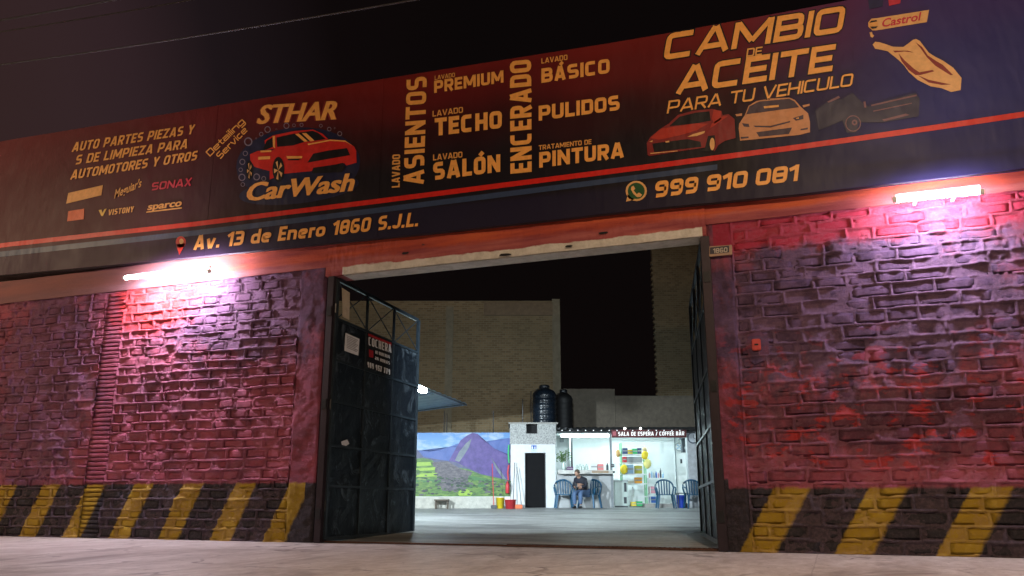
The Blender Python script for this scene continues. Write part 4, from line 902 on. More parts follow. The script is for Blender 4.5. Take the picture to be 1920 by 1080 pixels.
# unseen flood lamps added to light the yard from the gate side
def flood(loc, target, power, label, size=.35, spread=100, col=(.80, .93, 1.0)):
    t_ = thing('added_flood_light', label, 'lamp', loc, 0, 'unseen flood lights added to light the yard')
    bm_ = B(); box(bm_, -.2, .2, -.04, .04, -.14, .14, .01); h_ = obj('lamp_housing', bm_, M_GFR, t_, local=True)
    dv = (Vector(target)-Vector(loc)).normalized(); q_ = dv.to_track_quat('Y', 'Z'); h_.rotation_euler = q_.to_euler()
    ld = bpy.data.lights.new('flood', 'AREA'); ld.shape = 'RECTANGLE'; ld.size = size; ld.size_y = .25; ld.energy = power; ld.color = col; ld.spread = math.radians(spread)
    lo = bpy.data.objects.new('added_flood_lamp', ld); link(lo); lo.parent = t_; lo.location = dv*.06; lo.rotation_euler = dv.to_track_quat('-Z', 'Y').to_euler()
    return t_
flood((1.8, 5.0, 3.9), RP(-.5, 31, .9), P_FILL*.12, 'added flood lamp lighting the yard from the right wall, hidden behind the facade')
flood((-13.0, 3.0, 3.6), RP(1.0, 31, .3), P_FILL*.6, 'added main flood lamp lighting the yard, hidden behind the left wall')

flood((-4.6, .55, 5.15), RP(-.5, 29, .0), P_FILL*.33, 'added flood lamp brightening the yard floor, hidden behind the lintel beam', .35, 85)

# ------------------------------------------------------------------ toilet block
t = thing('toilet_block', 'small white block with dark open door and rough grey upper band', 'building', at(1000, 950, D), RZ)
u0, u1 = PX(957.5, D), PX(1042, D); zt, zm = zr_(1000, 795, D), zr_(1000, 833, D)
ud0, ud1 = PX(984, D), PX(1023, D); zd = zr_(1000, 849, D); dep = D+2.2
M_WBL = mat('block_white', (.66, .68, .69), .6, var=.08)
s = N('rough_cast'); k_ = s.noise(22, 5, .8); s.bump(k_, .9, .03); M_ROUGH = s.fin(s.ramp(k_, [(.35, (.18, .19, .19)), (.6, (.55, .56, .55))]), .85)
rb('wall', t, M_WBL, u0, ud0, D, dep, ZB-.1, zm); rb('wall', t, M_WBL, ud1, u1, D, dep, ZB-.1, zm); rb('wall', t, M_WBL, ud0, ud1, D+.002, D+.15, zd, zm)
rb('back_wall', t, M_DARK, ud0, ud1, D+1.2, D+1.3, ZB-.1, zd)
w0, w1 = PX(987, D), PX(1008, D); wz0, wz1 = zr_(1000, 813, D), zr_(1000, 796, D)
rb('upper_band', t, M_ROUGH, u0-.03, w0, D-.03, dep, zm, zt); rb('upper_band', t, M_ROUGH, w1, u1+.03, D-.03, dep, zm, zt); rb('upper_band', t, M_ROUGH, w0, w1, D-.03, D+.2, zm, wz0); rb('upper_band', t, M_ROUGH, w0, w1, D+.5, D+.6, zm, zt)
rb('window_void', t, M_DARK, w0, w1, D+.3, D+.31, wz0, zt-.01); rb('roof', t, M_CONC, u0-.08, u1+.1, D-.1, dep+.05, zt, zt+.05)
rb('door', t, mat('door_black', (.006, .006, .007), .8, spec=.15), ud0+.02, ud1-.02, D+.08, D+.12, ZB-.02, zd-.03)
rb('door_frame', t, mat('door_frame', (.03, .03, .033), .5), ud0, ud0+.03, D-.012, D+.1, ZB-.02, zd); rb('door_frame', t, mat('door_frame', (.03, .03, .033), .5), ud1-.03, ud1, D-.012, D+.1, ZB-.02, zd)
g_ = thing('restroom_sign', 'small blue and white restroom sign above the black door', 'sign', at(1001, 845, D-.05), RZ)
rb('sign_plate', g_, flat('pale_blue', (.55, .66, .8)), PX(996, D), PX(1006, D), D-.03, D-.012, zr_(1000, 848, D), zr_(1000, 834, D)); rb('sign_figures', g_, flat('deep_blue', (.03, .10, .42)), PX(996.5, D), PX(1005.5, D), D-.036, D-.031, zr_(1000, 842, D), zr_(1000, 835, D))
for q in (998.4, 1003.2):
    bm = B(); c_ = at(q, 836.6, D-.04); bmesh.ops.create_icosphere(bm, subdivisions=1, radius=.018, matrix=Matrix.Translation(c_)); obj('figure', bm, M_WHITE, g_)
    rb('figure', g_, M_WHITE, PX(q-1.1, D), PX(q+1.1, D), D-.040, D-.037, zr_(1000, 841.5, D), zr_(1000, 838, D))

# water tanks
M_TANK = mat('tank_plastic', (.007, .012, .020), .28, 0, var=.3)
def tank(px, r_, d, zb, h, label, m):
    c_ = at(px, 780, d); t_ = thing('water_tank', label, 'water tank', (c_.x, c_.y, zb), RZ, 'water tanks on the roof')
    prof = [(r_*.95, 0), (r_, .05)]
    for k in range(5): z_ = .12+k*h*.15; prof += [(r_, z_), (r_*.965, z_+.04), (r_*.965, z_+.08), (r_, z_+.12)]
    prof += [(r_, h*.86), (r_*.85, h*.95), (r_*.42, h*1.03)]
    bm_ = B(); lathe(bm_, prof, n=28); obj('tank_body', bm_, m, t_, True, local=True)
    bm_ = B(); lathe(bm_, [(r_*.42, h*1.03), (r_*.44, h*1.04), (r_*.44, h*1.10), (r_*.36, h*1.13)], n=20); obj('tank_lid', bm_, M_BLACKST, t_, local=True)
    bm_ = B(); tube(bm_, [(-r_-.05, 0, .0), (-r_-.05, 0, h*.95), (-r_*.5, 0, h*1.02)], .02, 6); obj('pipe', bm_, M_BLACKST, t_, local=True)
    return t_
rt = zt+.05
t1 = tank(1021, .46, D+.75, rt, 1.32, 'large blackish blue plastic water tank standing on the small white block', M_TANK)
bm = B(); 
for a in range(7):
    th = math.radians(-150+a*7); pass
bx = thing('tank_stand', 'dark metal stand behind the front water tank', 'stand', at(1055, 790, D+1.6), RZ)
zz1 = zr_(1055, 808, D+1.6)
rb('stand_top', bx, M_BLACKST, PX(1036, D+2), PX(1072, D+2), D+1.3, D+2.3, zz1+.02, zz1+.10)
for q in (PX(1037, D+2), PX(1069, D+2)): rb('leg', bx, M_BLACKST, q, q+.06, D+1.35, D+1.41, ZB, zz1+.02); rb('leg', bx, M_BLACKST, q, q+.06, D+2.2, D+2.26, ZB, zz1+.02)
tank(1057, .36, D+1.75, zz1+.10, 1.35, 'black water tank half hidden behind the front tank', mat('tank_black', (.005, .005, .006), .6))

# ------------------------------------------------------------------ coffee bar
t = thing('coffee_bar_building', 'brightly lit open fronted white coffee bar with counter and corrugated roof', 'building', at(1180, 950, D), RZ)
u0, u1 = PX(1043.5, D), PX(1330, D); zc = zr_(1180, 812, D); db = D+2.7; ucol0, ucol1 = PX(1290, D), PX(1308, D)
M_IN = mat('interior_white', (.80, .84, .84), .6, var=.03)
rb('back_wall', t, M_IN, u0, u1+1.5, db, db+.15, ZB-.1, zc+.3)
rb('side_wall', t, M_IN, u0+.005, u0+.12, D+2.21, db, ZB-.1, zc+.2); rb('side_wall', t, M_IN, u1+1.3, u1+1.45, D+.2, db, ZB-.1, zc+.2)
rb('counter_wall', t, mat('counter_plaster', (.42, .44, .45), .7, var=.12), u0+.005, PX(1150, D), D+.02, D+.14, ZB-.1, zr_(1100, 889, D))
rb('counter_top', t, mat('counter_stone', (.55, .55, .52), .4), PX(1046, D), PX(1147, D), D-.32, D+.35, zr_(1100, 889, D), zr_(1100, 882, D))
rb('front_post', t, mat('post_grey', (.22, .25, .27), .6), PX(1144.5, D), PX(1148.5, D), D, D+.06, ZB-.1, zc)
rb('front_column', t, mat('column_white', (.50, .53, .56), .6), ucol0, ucol1, D-.06, D+.25, ZB-.1, zc+.03); rb('front_wall', t, M_WBL, ucol1+.01, u1+1.5, D, D+.2, ZB-.1, zc)
rb('partition', t, M_IN, PX(1067, D+2), PX(1067, D+2)+.05, D+1.6, db, ZB-.1, zc+.1)
rb('white_door', t, mat('door_white', (.82, .85, .84), .5, var=.02), PX(1268, db), PX(1298, db), db-.08, db-.01, ZB, zr_(1280, 828, db)); rb('door_edge', t, mat('grey_line', (.3, .34, .36), .6), PX(1266.5, db), PX(1267.8, db), db-.1, db-.01, ZB, zr_(1280, 815, db))
rb('floor_step', t, M_CONC, PX(1208, D), u1+1.5, D-.05, db, ZB-.08, zr_(1250, 944.5, D))
rb('ceiling', t, M_IN, u0, u1+1.5, D+.1, db, zc+.02, zc+.05)
M_ROOFC = mat('corrugated_dark', (.05, .055, .06), .6, .2)
bm = B(); n = 110
for k in range(n):
    a, b = u0+(u1+1.5-u0)*k/n, u0+(u1+1.5-u0)*(k+1)/n; za, zb2 = zc+.06+.035*(1+math.sin(k*1.7)), zc+.06+.035*(1+math.sin((k+1)*1.7))
    poly(bm, [RP(a, D-.35, za), RP(b, D-.35, zb2), RP(b, db+.2, zb2+.35), RP(a, db+.2, za+.35)])
bmesh.ops.remove_doubles(bm, verts=bm.verts, dist=.0005); bmesh.ops.solidify(bm, geom=bm.faces[:], thickness=.012); obj('roof', bm, M_ROOFC, t)
rb('eave_beam', t, mat('eave_dark', (.035, .04, .045), .6), u0, u1+1.5, D-.2, D-.1, zc-.005, zc+.055)
for k in range(11):
    q = 1052+k*14.6 if k < 7 else 1052+k*14.6
for k in range(4):
    lo_u = PX((1075, 1120, 1190, 1255)[k], D+1.2); bm = B(); box(bm, lo_u-.45, lo_u+.45, D+1.0, D+1.12, zc-.06, zc+.0)
    for v_ in bm.verts: v_.co = RP(*v_.co)
    L_ = thing('ceiling_light', ['strip light on the ceiling above the counter end', 'strip light on the ceiling above the serving hatch', 'strip light on the ceiling above the shelf rack', 'strip light on the ceiling near the white door'][k], 'light', RP(lo_u, D+1.06, zc), RZ, 'ceiling lights of the coffee bar')
    obj('lit_diffuser', bm, emis('bar_tube', (.74, .97, 1.0), P_BAR), L_)
# sign over the bar
sg = thing('bar_sign', 'dark red sign reading SALA DE ESPERA / COFFEE BAR on the eave', 'sign', at(1217, 813, D-.4), RZ)
slab_m = flat('sign_maroon', (.10, .012, .016))
rb('sign_board', sg, slab_m, PX(1146, D-.4, 815), PX(1287, D-.4, 815), D-.42, D-.38, zr_(1200, 820.5, D-.4), zr_(1200, 806, D-.4))
rb('sign_emblem', sg, flat('sign_badge', (.5, .12, .15)), PX(1148.5, D-.4, 815), PX(1155, D-.4, 815), D-.428, D-.421, zr_(1200, 817, D-.4), zr_(1200, 809, D-.4))
sign_text('SALA DE ESPERA / COFFEE BAR', (1159, 817.3), (1283, 816.3), (0, -7.5), emis('sign_letter_white', (1, .97, .95), .5), sg, lambda x, y, l=0: at(x, y, D-.43-l*2), .2)
# fairy bulbs along the eave
sl = thing('light_string', 'string of small bulbs along the coffee bar eave', 'light string', at(1160, 806, D-.45), RZ)
M_BULB = emis('bulb', (.9, .95, 1), 1.2); M_BULB2 = emis('bulb_bright', (1, 1, .95), 9.0)
bm = B(); tube(bm, [at(1047+k*14.7, 808+(k % 2)*.6, D-.44) for k in range(17)], .006, 4); obj('wire', bm, M_BLACKST, sl)
for k in range(16):
    px = 1054+k*14.7; bright = k in (8, 10)
    bm = B(); bmesh.ops.create_icosphere(bm, subdivisions=1, radius=.045 if bright else .022, matrix=Matrix.Translation(at(px, 803.5 if bright else 807, D-.46))); obj('bulb', bm, M_BULB2 if bright else M_BULB, sl)
# clock
ck = thing('wall_clock', 'round wall clock with dark rim on the white column', 'clock', at(1299, 821, D-.1), RZ)
c_ = at(1299, 821, D-.08)
def disc(name, parent, m, c, r0, th, off, n=24):
    bm_ = B(); fd = Vector(FH); tube(bm_, [c-fd*(off+th), c-fd*off], r0, n); return obj(name, bm_, m, parent)
disc('rim', ck, mat('clock_rim', (.08, .10, .14), .4), c_, .21, .04, 0); disc('face', ck, mat('clock_face', (.5, .55, .6), .4), c_, .165, .004, .041)
for a, l_ in ((.2, .12), (2.0, .085)):
    bm = B(); dv = Vector(vR)*math.sin(a)*l_+Vector((0, 0, math.cos(a)*l_)); tube(bm, [c_-Vector(FH)*.05, c_-Vector(FH)*.05+dv], .008, 5); obj('hand', bm, M_BLACKST, ck)

# ------------------------------------------------------------------ plastic chairs
M_CHAIR = mat('blue_plastic', (.012, .085, .17), .35, var=.12)
def make_chair(name='plastic_chair'):
    t_ = thing(name, 'blue', 'chair', (0, 0, 0), 0, 'blue plastic armchairs in front of the coffee bar')
    bm_ = B(); n_ = 18; P = []
    for k in range(n_):
        a = 2*math.pi*k/n_; P.append((.25*math.copysign(abs(math.cos(a))**.6, math.cos(a)), .23*math.copysign(abs(math.sin(a))**.6, math.sin(a)), .42))
    slab(bm_, P, (0, 0, .03)); obj('seat', recalc(bm_), M_CHAIR, t_, local=True)
    for sx in (-1, 1):
        for sy in (-1, 1):
            bm_ = B(); a = Vector((sx*.23, sy*.20, .43)); b = Vector((sx*.29, sy*.26, 0.0)); d_ = Vector((sx*.035, 0, 0)); e_ = Vector((0, sy*.03, 0))
            slab(bm_, [a-d_, a+d_, b+d_*.7, b-d_*.7], e_*1.4); obj('leg', recalc(bm_), M_CHAIR, t_, local=True)
        bm_ = B(); tube(bm_, [(sx*.27, -.22, .43), (sx*.30, -.23, .62), (sx*.31, -.15, .66), (sx*.31, .05, .67), (sx*.29, .22, .72)], .024, 8); obj('armrest', bm_, M_CHAIR, t_, True, local=True)
    bm_ = B(); arc = [(-.25, .22, .43), (-.30, .25, .65)]+[(.30*math.cos(a), .27+.05*math.sin(a), .68+.24*math.sin(a)) for a in [math.pi-math.pi*k/10 for k in range(1, 10)]]+[(.30, .25, .65), (.25, .22, .43)]
    tube(bm_, arc, .028, 8); obj('back_frame', bm_, M_CHAIR, t_, True, local=True)
    for k in range(5):
        x = -.16+k*.08; zt_ = .68+.22*math.sqrt(max(0, 1-(x/.30)**2)); bm_ = B(); slab(bm_, [(x-.024, .24, .45), (x+.024, .24, .45), (x*1.1+.02, .29, zt_), (x*1.1-.02, .29, zt_)], (0, .018, 0)); obj('back_slat', recalc(bm_), M_CHAIR, t_, local=True)
    return t_
def dup(o, par=None):
    c_ = o.copy(); link(c_); c_.parent = par
    for ch in o.children: dup(ch, c_)
    return c_
ch0 = make_chair()
spots = [(1058, 950, 30.6, .05, 'blue plastic armchair left of the seated person'), (1106, 949, 30.7, -.55, 'blue plastic armchair the person sits on'),
         (1249, 951, 30.4, -.05, 'blue plastic armchair left of the small blue bin'), (1303, 951, 30.3, .05, 'blue plastic armchair right of the small blue bin, partly behind the gate leaf')]
for i, (px, py, d, a, lab) in enumerate(spots):
    c_ = ch0 if i == 0 else dup(ch0); p = at(px, py, d); c_.location = (p.x, p.y, fz(p.x, p.y)+.0); c_.rotation_euler = (0, 0, RZ+a); c_.scale = (1.1, 1.1, 1.08); c_['label'] = lab

# ------------------------------------------------------------------ seated person
pp = at(1092, 950, 30.45); pz = fz(pp.x, pp.y)
per = thing('person', 'person in dark jacket and jeans sitting bent over a phone', 'person', (pp.x, pp.y, pz), RZ-.55)
M_SKIN = mat('skin', (.42, .24, .17), .55, var=.08); M_JACK = mat('navy_jacket', (.014, .016, .028), .75); M_JEAN = mat('jeans', (.08, .14, .26), .8, var=.2); M_HAIR = mat('hair', (.10, .07, .05), .8); M_SHOE = mat('shoes', (.02, .018, .018), .6)
def skin(name, verts, edges, rad, m, root=0, sub=2, par=per):
    me_ = bpy.data.meshes.new(name); me_.from_pydata(verts, edges, []); me_.materials.append(m)
    o_ = bpy.data.objects.new(name, me_); link(o_); o_.parent = par
    md = o_.modifiers.new('skin', 'SKIN'); md.use_smooth_shade = True; sv = me_.skin_vertices[0].data
    for k_, q_ in enumerate(rad): sv[k_].radius = q_ if isinstance(q_, tuple) else (q_, q_); sv[k_].use_root = (k_ == root)
    o_.modifiers.new('sub', 'SUBSURF').levels = sub; o_.modifiers['sub'].render_levels = sub; return o_
# local: facing -y, seat height .47
hip = (0, .10, .55)
body_v = [hip, (0, .02, .72), (0, -.10, .90), (0, -.17, 1.04), (0, -.25, 1.10), (0, -.32, 1.16),
          (-.17, -.10, 1.00), (-.24, -.13, .78), (-.10, -.33, .70), (.17, -.10, 1.00), (.24, -.13, .78), (.10, -.33, .72),
          (-.11, .06, .52), (-.13, -.36, .53), (-.12, -.34, .10), (.11, .06, .52), (.13, -.36, .53), (.14, -.40, .10)]
body_e = [(0, 1), (1, 2), (2, 3), (3, 4), (4, 5), (3, 6), (6, 7), (7, 8), (3, 9), (9, 10), (10, 11), (0, 12), (12, 13), (13, 14), (0, 15), (15, 16), (16, 17)]
body_r = [(.16, .13), (.16, .125), (.15, .10), (.10, .075), .05, .055, .075, .055, .04, .075, .055, .04, .10, .075, .05, .10, .075, .05]
skin('body', body_v, body_e, body_r, M_SKIN)
skin('jacket', [(0, .12, .50)]+body_v[1:4]+[(0, -.25, 1.105)]+[body_v[6], body_v[7], (-.11, -.315, .705), body_v[9], body_v[10], (.11, -.315, .725)], [(0, 1), (1, 2), (2, 3), (3, 4), (3, 5), (5, 6), (6, 7), (3, 8), (8, 9), (9, 10)], [(.20, .16), (.19, .155), (.215, .16), (.185, .14), .085, .10, .075, .058, .095, .075, .058], M_JACK, 0)
skin('jeans', [(0, .11, .53), (-.11, .06, .53), (-.13, -.37, .54), (-.12, -.35, .12), (.11, .06, .53), (.13, -.37, .54), (.14, -.41, .12)], [(0, 1), (1, 2), (2, 3), (0, 4), (4, 5), (5, 6)], [(.18, .14), .125, .092, .068, .125, .092, .068], M_JEAN, 0)
bm = B(); bmesh.ops.create_uvsphere(bm, u_segments=16, v_segments=12, radius=1, matrix=Matrix.Translation((0, -.365, 1.205)) @ Matrix.Rotation(.9, 4, 'X') @ Matrix.Diagonal((.082, .10, .12, 1)))
for v_ in bm.verts:
    if v_.co.y < -.40: v_.co.z -= .01
hd = obj('head', bm, M_SKIN, per, True, local=True)
bm = B(); tube(bm, [(0, -.445, 1.165), (0, -.478, 1.135), (0, -.455, 1.125)], .014, 6, .02); obj('nose', bm, M_SKIN, hd, local=True).parent = hd
for sx in (-1, 1):
    bm = B(); bmesh.ops.create_icosphere(bm, subdivisions=1, radius=.012, matrix=Matrix.Translation((sx*.032, -.452, 1.18))); obj('eye', bm, M_HAIR, hd, local=True)
    bm = B(); bmesh.ops.create_icosphere(bm, subdivisions=1, radius=.022, matrix=Matrix.Translation((sx*.083, -.35, 1.19))); obj('ear', bm, M_SKIN, hd, local=True)
bm = B(); bmesh.ops.create_uvsphere(bm, u_segments=16, v_segments=10, radius=1, matrix=Matrix.Translation((0, -.355, 1.24)) @ Matrix.Rotation(.7, 4, 'X') @ Matrix.Diagonal((.096, .112, .108, 1)))
obj('hair', bm, M_HAIR, per, True, local=True)
for sx, hx, hy, hz in ((-1, -.09, -.35, .70), (1, .09, -.35, .72)):
    hv = [(hx, hy, hz), (hx*.75, hy-.05, hz+.02)]; he = [(0, 1)]; hr = [.030, .034]
    for f in range(5):
        bx_ = hx*.75 + (-sx)*0.0 + (f-2)*.014; L1 = (.03, .042, .046, .042, .03)[f]
        a_ = len(hv); hv += [(bx_, hy-.075, hz+.03), (bx_-sx*.006, hy-.075-L1, hz+.035), (bx_-sx*.02, hy-.08-L1, hz+.06)]; he += [(1, a_), (a_, a_+1), (a_+1, a_+2)]; hr += [.010, .009, .008]
    skin('hand', hv, he, hr, M_SKIN, 0, 1)
for sx, fx, fy in ((-1, -.12, -.36), (1, .14, -.42)):
    bm = B(); box(bm, fx-.05, fx+.05, fy-.17, fy+.09, 0.0, .085, .03)
    for v_ in bm.verts:
        if v_.co.y < fy-.05 and v_.co.z > .04: v_.co.z -= .03
    obj('shoe', bm, M_SHOE, per, True, local=True)
ph = thing('phone', 'phone held by the seated person', 'phone', (pp.x, pp.y, pz), RZ-.55)
bm = B(); box(bm, -.04, .04, -.475, -.465, .74, .88, .004); obj('phone_body', bm, M_BLACKST, ph, local=True); bm = B(); box(bm, -.036, .036, -.463, -.461, .75, .87); obj('phone_screen', bm, emis('screen', (.7, .85, 1), 1.0), ph, local=True)

# ------------------------------------------------------------------ things in and around the bar
CNT = [0]
def item(name, label, cat, px0, px1, py0, py1, d, dep_, m, par=None, group=None, bev=.008):
    """box shaped product whose front stands at photo columns px0..px1 and rows py0..py1"""
    u_0, u_1 = PX(px0, d, (py0+py1)/2), PX(px1, d, (py0+py1)/2); z_1, z_0 = zr_((px0+px1)/2, py0, d), zr_((px0+px1)/2, py1, d)
    bm_ = B(); box(bm_, u_0, u_1, d, d+dep_, z_0, z_1, min(bev, (z_1-z_0)*.2))
    for v_ in bm_.verts: v_.co = RP(*v_.co)
    if par is not None: return obj(name, bm_, m, par)
    o_ = thing(name, label, cat, RP((u_0+u_1)/2, d+dep_/2, z_0), RZ, group); obj(name+'_body', bm_, m, o_)
    u_m = u_1-u_0; bm_ = B(); box(bm_, u_0+u_m*.04, u_1-u_m*.04, d-.004, d, z_0+(z_1-z_0)*.42, z_0+(z_1-z_0)*.60)
    for v_ in bm_.verts: v_.co = RP(*v_.co)
    obj('printed_patch', bm_, flat('patch_pale', (.34, .36, .36)), o_); return o_
def bottle(label, px, py1, h, r_, d, m, capm, group=None, name='bottle', cat='bottle'):
    p_ = at(px, py1, d); o_ = thing(name, label, cat, p_, RZ, group); bm_ = B(); lathe(bm_, [(r_*.95, 0), (r_, .02), (r_, h*.62), (r_*.5, h*.8), (r_*.38, h*.84), (r_*.38, h*.9)], n=12); obj('bottle_body', bm_, m, o_, True, local=True)
    bm_ = B(); lathe(bm_, [(r_*.42, h*.9), (r_*.42, h)], n=10); obj('cap', bm_, capm, o_, local=True); return o_
col = lambda n_, c_, r_=.45: mat('plastic_'+n_, c_, r_, var=.08)
YEL, GRN, BLU, RED, ORG, OLV, LBL, PNK, GRY = col('yellow', (.80, .62, .03)), col('green', (.03, .42, .14)), col('blue', (.03, .12, .42)), col('red', (.55, .04, .05)), col('orange', (.80, .36, .03)), col('olive', (.38, .36, .03)), col('light_blue', (.30, .50, .70)), col('pink', (.65, .30, .36)), col('grey', (.32, .36, .37))
DKB = col('dark_blue', (.03, .06, .16)); CLR = col('clear', (.55, .66, .62), .2); DGY = col('dark_grey', (.05, .06, .07))
# shelf rack
d = D+1.0
rk = thing('shelf_rack', 'white metal shelf rack with green posts holding shop goods', 'shelf', at(1188, 948, d), RZ)
ym = 952-1.5
levels = (852, 868, 889, 907, 931)
for px in (1166, 1211):
    for dd in (d, d+.4):
        bm = B(); rbox(bm, PX(px, d)-.018, PX(px, d)+.018, dd, dd+.03, fz(*at(px, 948, d)[:2]), zr_(px, 830 if px < 1200 else 836, d)); obj('post', bm, col('mint_green', (.14, .58, .24)), rk)
for y in levels: rb('shelf_board', rk, M_IN, PX(1163, d), PX(1214, d), d+.0, d+.42, zr_(1190, y+1.2, d), zr_(1190, y-.8, d))
G1 = 'goods on the shelf rack'
for a in (('box', 'dark blue box at the left of the top shelf', 'box', 1168, 1177, 840, 851, DKB), ('box', 'yellow box in the middle of the top shelf', 'box', 1177.3, 1186, 843, 851, YEL), ('box', 'green box beside the yellow box on the top shelf', 'box', 1186.3, 1195, 841, 851, GRN),
          ('box', 'dark blue box at the right of the top shelf', 'box', 1195.3, 1203, 840, 851, DKB), ('box', 'red box on the second shelf', 'box', 1168, 1175, 856, 867, RED), ('box', 'wide grey box on the second shelf', 'box', 1176, 1204, 856, 867, GRY),
          ('box', 'pale blue box on the third shelf', 'box', 1169, 1188, 871, 888, LBL), ('box', 'olive yellow box at the right of the third shelf', 'box', 1191, 1204, 873, 888, OLV), ('box', 'orange yellow box at the right of the fourth shelf', 'box', 1191, 1204, 895, 906, ORG),
          ('box', 'flat cream tray at the left of the fourth shelf', 'tray', 1168, 1189, 901.5, 906, col('cream', (.7, .66, .5)))):
    item(*a[:3], a[3], a[4], a[5], a[6], d+.02, .3, a[7], None, G1)
bottle('white bottle on the lowest shelf of the rack', 1187, 930, .33, .05, d+.1, M_WHITE, GRY, G1)
item('box', 'yellow box on the floor under the shelf rack', 'box', 1184, 1193, 941, 949, D+.45, .3, YEL); item('box', 'green box on the floor under the shelf rack', 'box', 1193.5, 1205, 940, 949, D+.45, .3, GRN)
# hanging yellow bags, wreath
def bag(label, px, py, r_, d_, m, sx=1.0):
    p_ = at(px, py, d_); o_ = thing('snack_bag', label, 'bag', p_, RZ, 'bags hanging from the shelf rack'); bm_ = B(); bmesh.ops.create_icosphere(bm_, subdivisions=2, radius=1, matrix=Matrix.Diagonal((r_*sx, r_*.5, r_*1.25, 1)))
    for v_ in bm_.verts: v_.co += v_.co.normalized()*random.uniform(-.12, .12)*r_
    obj('bag_body', bm_, m, o_, True, local=True); bm_ = B(); tube(bm_, [(0, 0, r_*1.1), (0, .1, r_*2.0)], .008, 5); obj('hook', bm_, GRY, o_, local=True)
bag('pale yellow bag hanging at the upper right of the rack', 1209, 853, .14, d-.06, YEL); bag('pale yellow bag hanging at the middle right of the rack', 1214, 869, .15, d-.06, col('pale_yellow', (.8, .75, .25)))
bag('yellow bag hanging at the left of the rack', 1170, 880, .14, d-.1, YEL); bag('orange bag hanging at the upper left of the rack', 1159, 850, .12, d-.1, col('tan', (.6, .36, .12)), .7); bag('cream bag on top right of the rack', 1209, 843, .09, d-.05, col('tan2', (.6, .48, .26)))
# display fridge left of rack
fr = thing('display_cooler', 'pale display cooler with dark bottles beside the shelf rack', 'cooler', at(1163, 948, D+.5), RZ)
du = D+.45; rb('cooler_body', fr, CLR, PX(1150, du), PX(1176, du), du, du+.55, ZB+.02, zr_(1160, 903, du)); rb('cooler_top', fr, GRY, PX(1149.5, du), PX(1176.5, du), du-.02, du+.57, zr_(1160, 903, du), zr_(1160, 900.5, du))
rb('cooler_door', fr, col('pale_door', (.62, .72, .68), .25), PX(1151.5, du), PX(1167, du), du-.025, du-.002, ZB+.08, zr_(1160, 905, du)); rb('dark_bottle_column', fr, DGY, PX(1169, du), PX(1173.5, du), du-.02, du-.002, zr_(1160, 922, du), zr_(1160, 905, du)); rb('dark_bottle_column', fr, DGY, PX(1168, du), PX(1173, du), du-.02, du-.002, zr_(1160, 944, du), zr_(1160, 932, du)); rb('plinth', fr, DGY, PX(1151, du), PX(1175, du), du-.01, du+.5, ZB-.02, ZB+.06)
# counter goods
zct = 881.5
pl = thing('flower_vase', 'leafy green bouquet in a glass vase on the counter', 'plant', at(1057, zct, D+.05), RZ)
bm = B(); lathe(bm, [(.05, 0), (.075, .04), (.07, .18), (.05, .26), (.06, .30)], n=14); obj('vase', bm, CLR, pl, True, local=True)
M_LEAF = mat('leaf', (.09, .19, .05), .6, var=.4); M_STEM = mat('stem', (.08, .14, .04), .7); lv = []; st_ = B(); lb = B()
for k in range(22):
    a = random.uniform(0, 6.28); q = random.uniform(.05, .24); top_ = Vector((q*math.cos(a), q*.7*math.sin(a), random.uniform(.42, .72))); tube(st_, [(0, 0, .2), top_*.6+Vector((0, 0, .05)), top_], .006, 4)
    for j in range(5):
        c_ = top_+Vector((random.uniform(-.07, .07), random.uniform(-.06, .06), random.uniform(-.14, .05))); n_ = Vector((random.uniform(-1, 1), random.uniform(-1, 1), random.uniform(-.3, 1))).normalized(); a_ = n_.orthogonal().normalized(); b2 = n_.cross(a_); s_ = random.uniform(.025, .05)
        poly(lb, [c_-a_*s_*1.6, c_-b2*s_*.6, c_+a_*s_*1.6, c_+b2*s_*.6])
obj('stems', st_, M_STEM, pl, local=True); obj('leaves', lb, M_LEAF, pl, local=True, kind='stuff')
item('purple_box', 'small dark purple bowl of sweets beside the vase', 'bowl', 1063, 1075, 875, zct, D+.0, .2, col('purple', (.10, .03, .12)))
def cup(label, px, h, r_, m): bottle(label, px, zct, h, r_, D+.1, m, GRY, 'jars and cups on the counter', 'jar', 'jar')
for k, px in enumerate((1082, 1088, 1094, 1100)): cup(['clear jar on the counter nearest the purple bowl', 'second clear jar on the counter', 'third clear jar on the counter', 'clear jar beside the red and white box'][k], px, .19+.03*(k % 2), .055, CLR)
item('carton', 'white carton with red print on the counter', 'box', 1108, 1120, 869, zct, D+.02, .2, M_WHITE); item('carton', 'red and white carton near the counter end', 'box', 1121, 1132, 870, zct, D+.02, .2, col('pale_red', (.75, .22, .22))); item('cardboard_tray', 'flat brown cardboard on the front of the counter', 'tray', 1110, 1141, 882.5, 886.5, D-.35, .02, mat('cardboard', (.42, .27, .15), .8))
bottle('tall dark bottle at the right end of the counter', 1139, zct, .26, .045, D+.1, DGY, RED)
mn = thing('wall_notice', 'small dark notice on the wall above the vase', 'notice', at(1051, 824, db-.1), RZ); rb('notice_sheet', mn, GRY, PX(1050, db), PX(1058, db), db-.02, db-.002, zr_(1055, 829, db), zr_(1055, 822, db))
